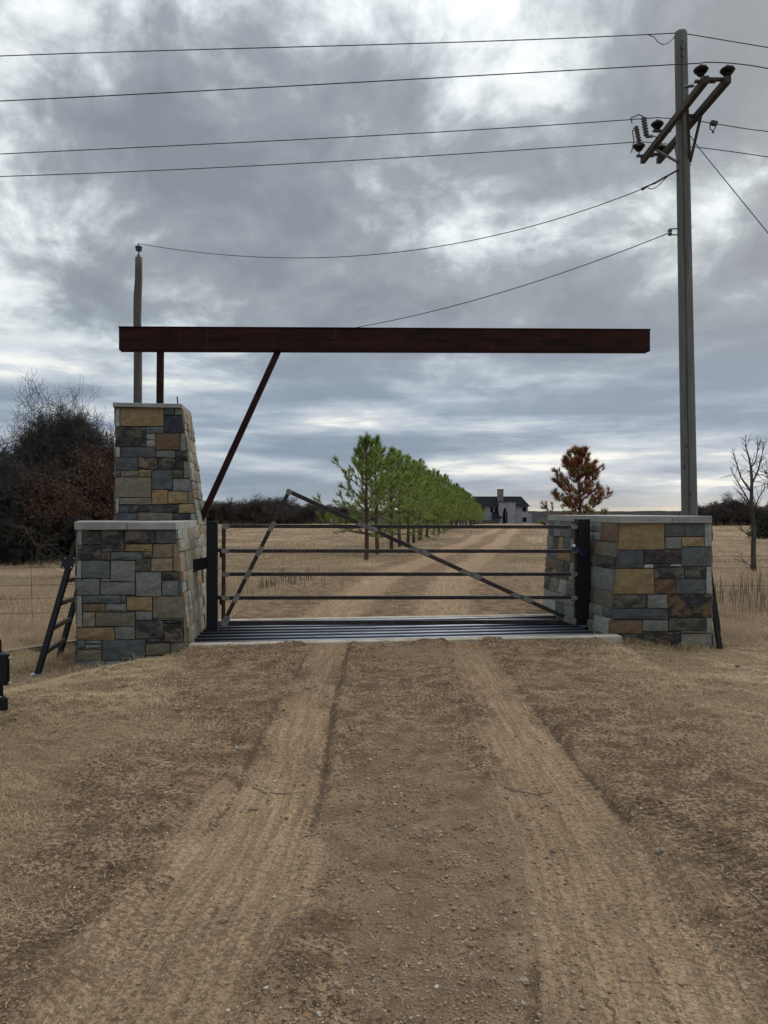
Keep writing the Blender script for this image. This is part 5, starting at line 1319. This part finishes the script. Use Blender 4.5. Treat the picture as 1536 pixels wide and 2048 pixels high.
blades('field_grass', 190000, far_region(10.2, 90, .56), lambda X, Y, rs: (.035 + .13 * sst(fbm(X * .35, Y * .35, 3, 61), .42, .7) + .003 * Y) * rs.uniform(.5, 1.2, len(X)), .0020, 1.1, M_tallgrass, 'straw coloured grass tufts across the pasture behind the gate', 3, lambda X, Y, g: np.clip(g, 0, 1) * (.15 + sst(fbm(X * 1.1, Y * .9, 3, 62), .36, .6)))
# ragged weeds along the left and behind the gate
blades('weeds', 16000, lambda rs, n: (rs.uniform(-7.2, -.4, n), rs.uniform(15.0, 19.5, n)), lambda X, Y, rs: .12 + .26 * rs.rand(len(X)), .0022, .35, M_brush, 'brown brushy weeds in the field just behind the gate', 4, lambda X, Y, g: .7 * np.exp(-((Y - 17.2) / .9) ** 2 - ((X + 3.8) / 2.0) ** 4 + .3 * fbm(X, Y, 2, 6)) * sst(fbm(X * 1.3, Y * 1.3, 3, 66), .38, .6))
blades('weeds', 9000, lambda rs, n: (rs.uniform(6.2, 12, n), rs.uniform(12.5, 17, n)), lambda X, Y, rs: .25 + .45 * rs.rand(len(X)), .0022, .25, M_brush, 'thin brown weed stalks in the right pasture', 5, lambda X, Y, g: .22 * sst(fbm(X * .9, Y * .9, 2, 67), .35, .6))
blades('grass_tufts', 14000, lambda rs, n: (rs.uniform(-6.5, -2.6, n), rs.uniform(8.0, 10.0, n)), lambda X, Y, rs: .05 + .13 * rs.rand(len(X)), .002, .9, M_grass, 'tufts of dry grass round the foot of the left pillar', 6, lambda X, Y, g: sst(fbm(X * 2, Y * 2, 2, 68), .45, .7))
def base_strip(u0, u1, v0, v1):
    def f(rs, n):
        u = rs.uniform(u0, u1, n); v = v1 - np.abs(rs.randn(n)) * (v1 - v0) * .5; return u * cos(TH) - v * sin(TH), O[1] + u * sin(TH) + v * cos(TH)
    return f
blades('grass_tufts', 3800, base_strip(-3.75, -2.3, -1.15, -.915), lambda X, Y, rs: .03 + .10 * rs.rand(len(X)) ** 2, .002, .8, M_grass, 'dry grass caught along the foot of the left pillar', 26, lambda X, Y, g: .25 + sst(fbm(X * 3, Y * 3, 2, 68), .4, .65))
blades('grass_tufts', 3200, base_strip(2.95, 4.15, -.97, -.735), lambda X, Y, rs: .03 + .09 * rs.rand(len(X)) ** 2, .002, .8, M_grass, 'dry grass caught along the foot of the right pillar', 27, lambda X, Y, g: .25 + sst(fbm(X * 3, Y * 3, 2, 69), .4, .65))
# straw litter scattered over the dirt
def litter(n, seed):
    rs = np.random.RandomState(seed); Y = 1 / (1 / 2.0 - rs.rand(n) * (1 / 2.0 - 1 / 9.2)); X = rs.uniform(-.55, .55, n) * Y
    tr = masks(X, Y)[1]; gg = masks(X, Y)[0]; k_ = rs.rand(n) < np.clip(gg * 1.5 + .10 * (1 - tr), 0, 1); X, Y = X[k_], Y[k_]; n = len(X); z = gz_at(X, Y) + .003
    a = rs.rand(n) * 6.283; l = rs.uniform(.01, .04, n); w = .0011
    d = np.stack([np.cos(a) * l, np.sin(a) * l, rs.uniform(-.002, .008, n)], -1); s = np.stack([-np.sin(a) * w, np.cos(a) * w, 0 * a], -1); b = np.stack([X, Y, z], -1)
    v = np.stack([b - s, b + s, b + d + s, b + d - s], 1).reshape(-1, 3)
    tag(fastmesh('straw_litter', v, np.arange(len(v)).reshape(-1, 4), M_grass), 'bits of straw scattered over the dirt drive', None, None, 'stuff')
litter(9000, 9)
# gravel
def gravel_mesh(n, seed):
    rs = np.random.RandomState(seed); Y = 1 / (1 / 1.9 - rs.rand(n) * (1 / 1.9 - 1 / 9.3)); X = rs.uniform(-.55, .55, n) * Y
    g = masks(X, Y); cl3 = sst(fbm(X * 2.0, Y * 2.0, 3, 71), .35, .62); pr_ = np.clip((.25 + .75 * cl3) * (.55 + .5 * g[2] - .50 * g[1] - .4 * g[0]), .04, 1); k_ = rs.rand(n) < pr_; X, Y = X[k_], Y[k_]; n = len(X)
    s = np.exp(rs.randn(n) * .5) * .0034 * np.clip(Y / 3.2, .8, 1.8); s = np.minimum(s, .013); z = gz_at(X, Y) + s * .25
    o8 = np.array([(1, 0, 0), (0, 1, 0), (-1, 0, 0), (0, -1, 0), (0, 0, 1), (0, 0, -1)], float)
    sc = s[:, None, None] * rs.uniform(.6, 1.3, (n, 6, 1)) * np.array([1.15, 1, .65])
    a = rs.rand(n) * 6.283; c, q = np.cos(a)[:, None], np.sin(a)[:, None]
    vv = o8[None] * sc; vx = vv[..., 0] * c - vv[..., 1] * q; vy = vv[..., 0] * q + vv[..., 1] * c
    v = np.stack([vx + X[:, None], vy + Y[:, None], vv[..., 2] + z[:, None]], -1).reshape(-1, 3)
    f0 = np.array([(0, 1, 4), (1, 2, 4), (2, 3, 4), (3, 0, 4), (1, 0, 5), (2, 1, 5), (3, 2, 5), (0, 3, 5)])
    f = (f0[None] + (np.arange(n) * 6)[:, None, None]).reshape(-1, 3)
    tag(fastmesh('gravel', v, f, M_gravel), 'loose gravel and crumbs of soil strewn over the drive', None, None, 'stuff')
gravel_mesh(72000, 12)

# individual rocks and sticks
rocks = [(508, 1619, .022, 'pale pebble lying alone in the left wheel track'), (1295, 1479, .03, 'round grey stone at the grassy edge right of the drive'), (1012, 1598, .018, 'dark pebble just left of the right wheel track'),
         (880, 1668, .018, 'grey pebble in the middle of the drive'), (1108, 1703, .016, 'small tan pebble in the right wheel track'), (1320, 1705, .02, 'pale flat pebble right of the right wheel track'),
         (1048, 1966, .016, 'brownish pebble near the bottom right of the drive'), (448, 1843, .014, 'white pebble in the lower left wheel track'), (1475, 1333, .03, 'dark clod in the grass before the right pillar'),
         (529, 1382, .025, 'dark clod at the left edge of the left wheel track'), (615, 1378, .02, 'dark chip in the middle of the left wheel track')]
for i, (px, py, s, lb) in enumerate(rocks):
    Y = CAMZ * F / (py - HOR); X = (px - CX) / F * Y; z = G(X, Y); Y *= (CAMZ - z) / CAMZ; X = (px - CX) / F * Y
    rs = np.random.RandomState(i); t = None
    vs = []; 
    for a in range(5):
        for b in range(8):
            th_ = pi * (a + .5) / 5; ph = 2 * pi * b / 8 + a * .3; r = s * rs.uniform(.8, 1.15); vs.append((X + r * 1.2 * sin(th_) * cos(ph), Y + r * sin(th_) * sin(ph), z + s * .35 + r * .75 * cos(th_)))
    fs = [(a * 8 + b, a * 8 + (b + 1) % 8, (a + 1) * 8 + (b + 1) % 8, (a + 1) * 8 + b) for a in range(4) for b in range(8)] + [tuple(range(8))[::-1], tuple(range(32, 40))]
    tag(mkobj('pebble', np.array(vs), fs, M_rock), lb, 'stone', 'single stones on the drive')
for pts, lb in (([(1008, 1572), (1040, 1576), (1075, 1579), (1105, 1577)], 'thin curved twig lying across the middle of the drive'), ([(1500, 1786), (1515, 1800), (1536, 1812)], 'dry forked stick at the right edge of the drive'), ([(505, 1565), (530, 1573), (560, 1578), (605, 1576)], 'thin arched twig across the left wheel track')):
    P_ = []
    for px, py in pts:
        Y = CAMZ * F / (py - HOR); X = (px - CX) / F * Y; P_.append(np.array([X, Y, G(X, Y) + .006]))
    m = MB(); m.tube(P_, [.004, .0035, .003, .002][:len(P_)], 5); tag(m.build('twig', M_board), lb, 'twig', 'sticks on the drive')

for o in scene.objects:
    if 'wbase' in o: del o['wbase']
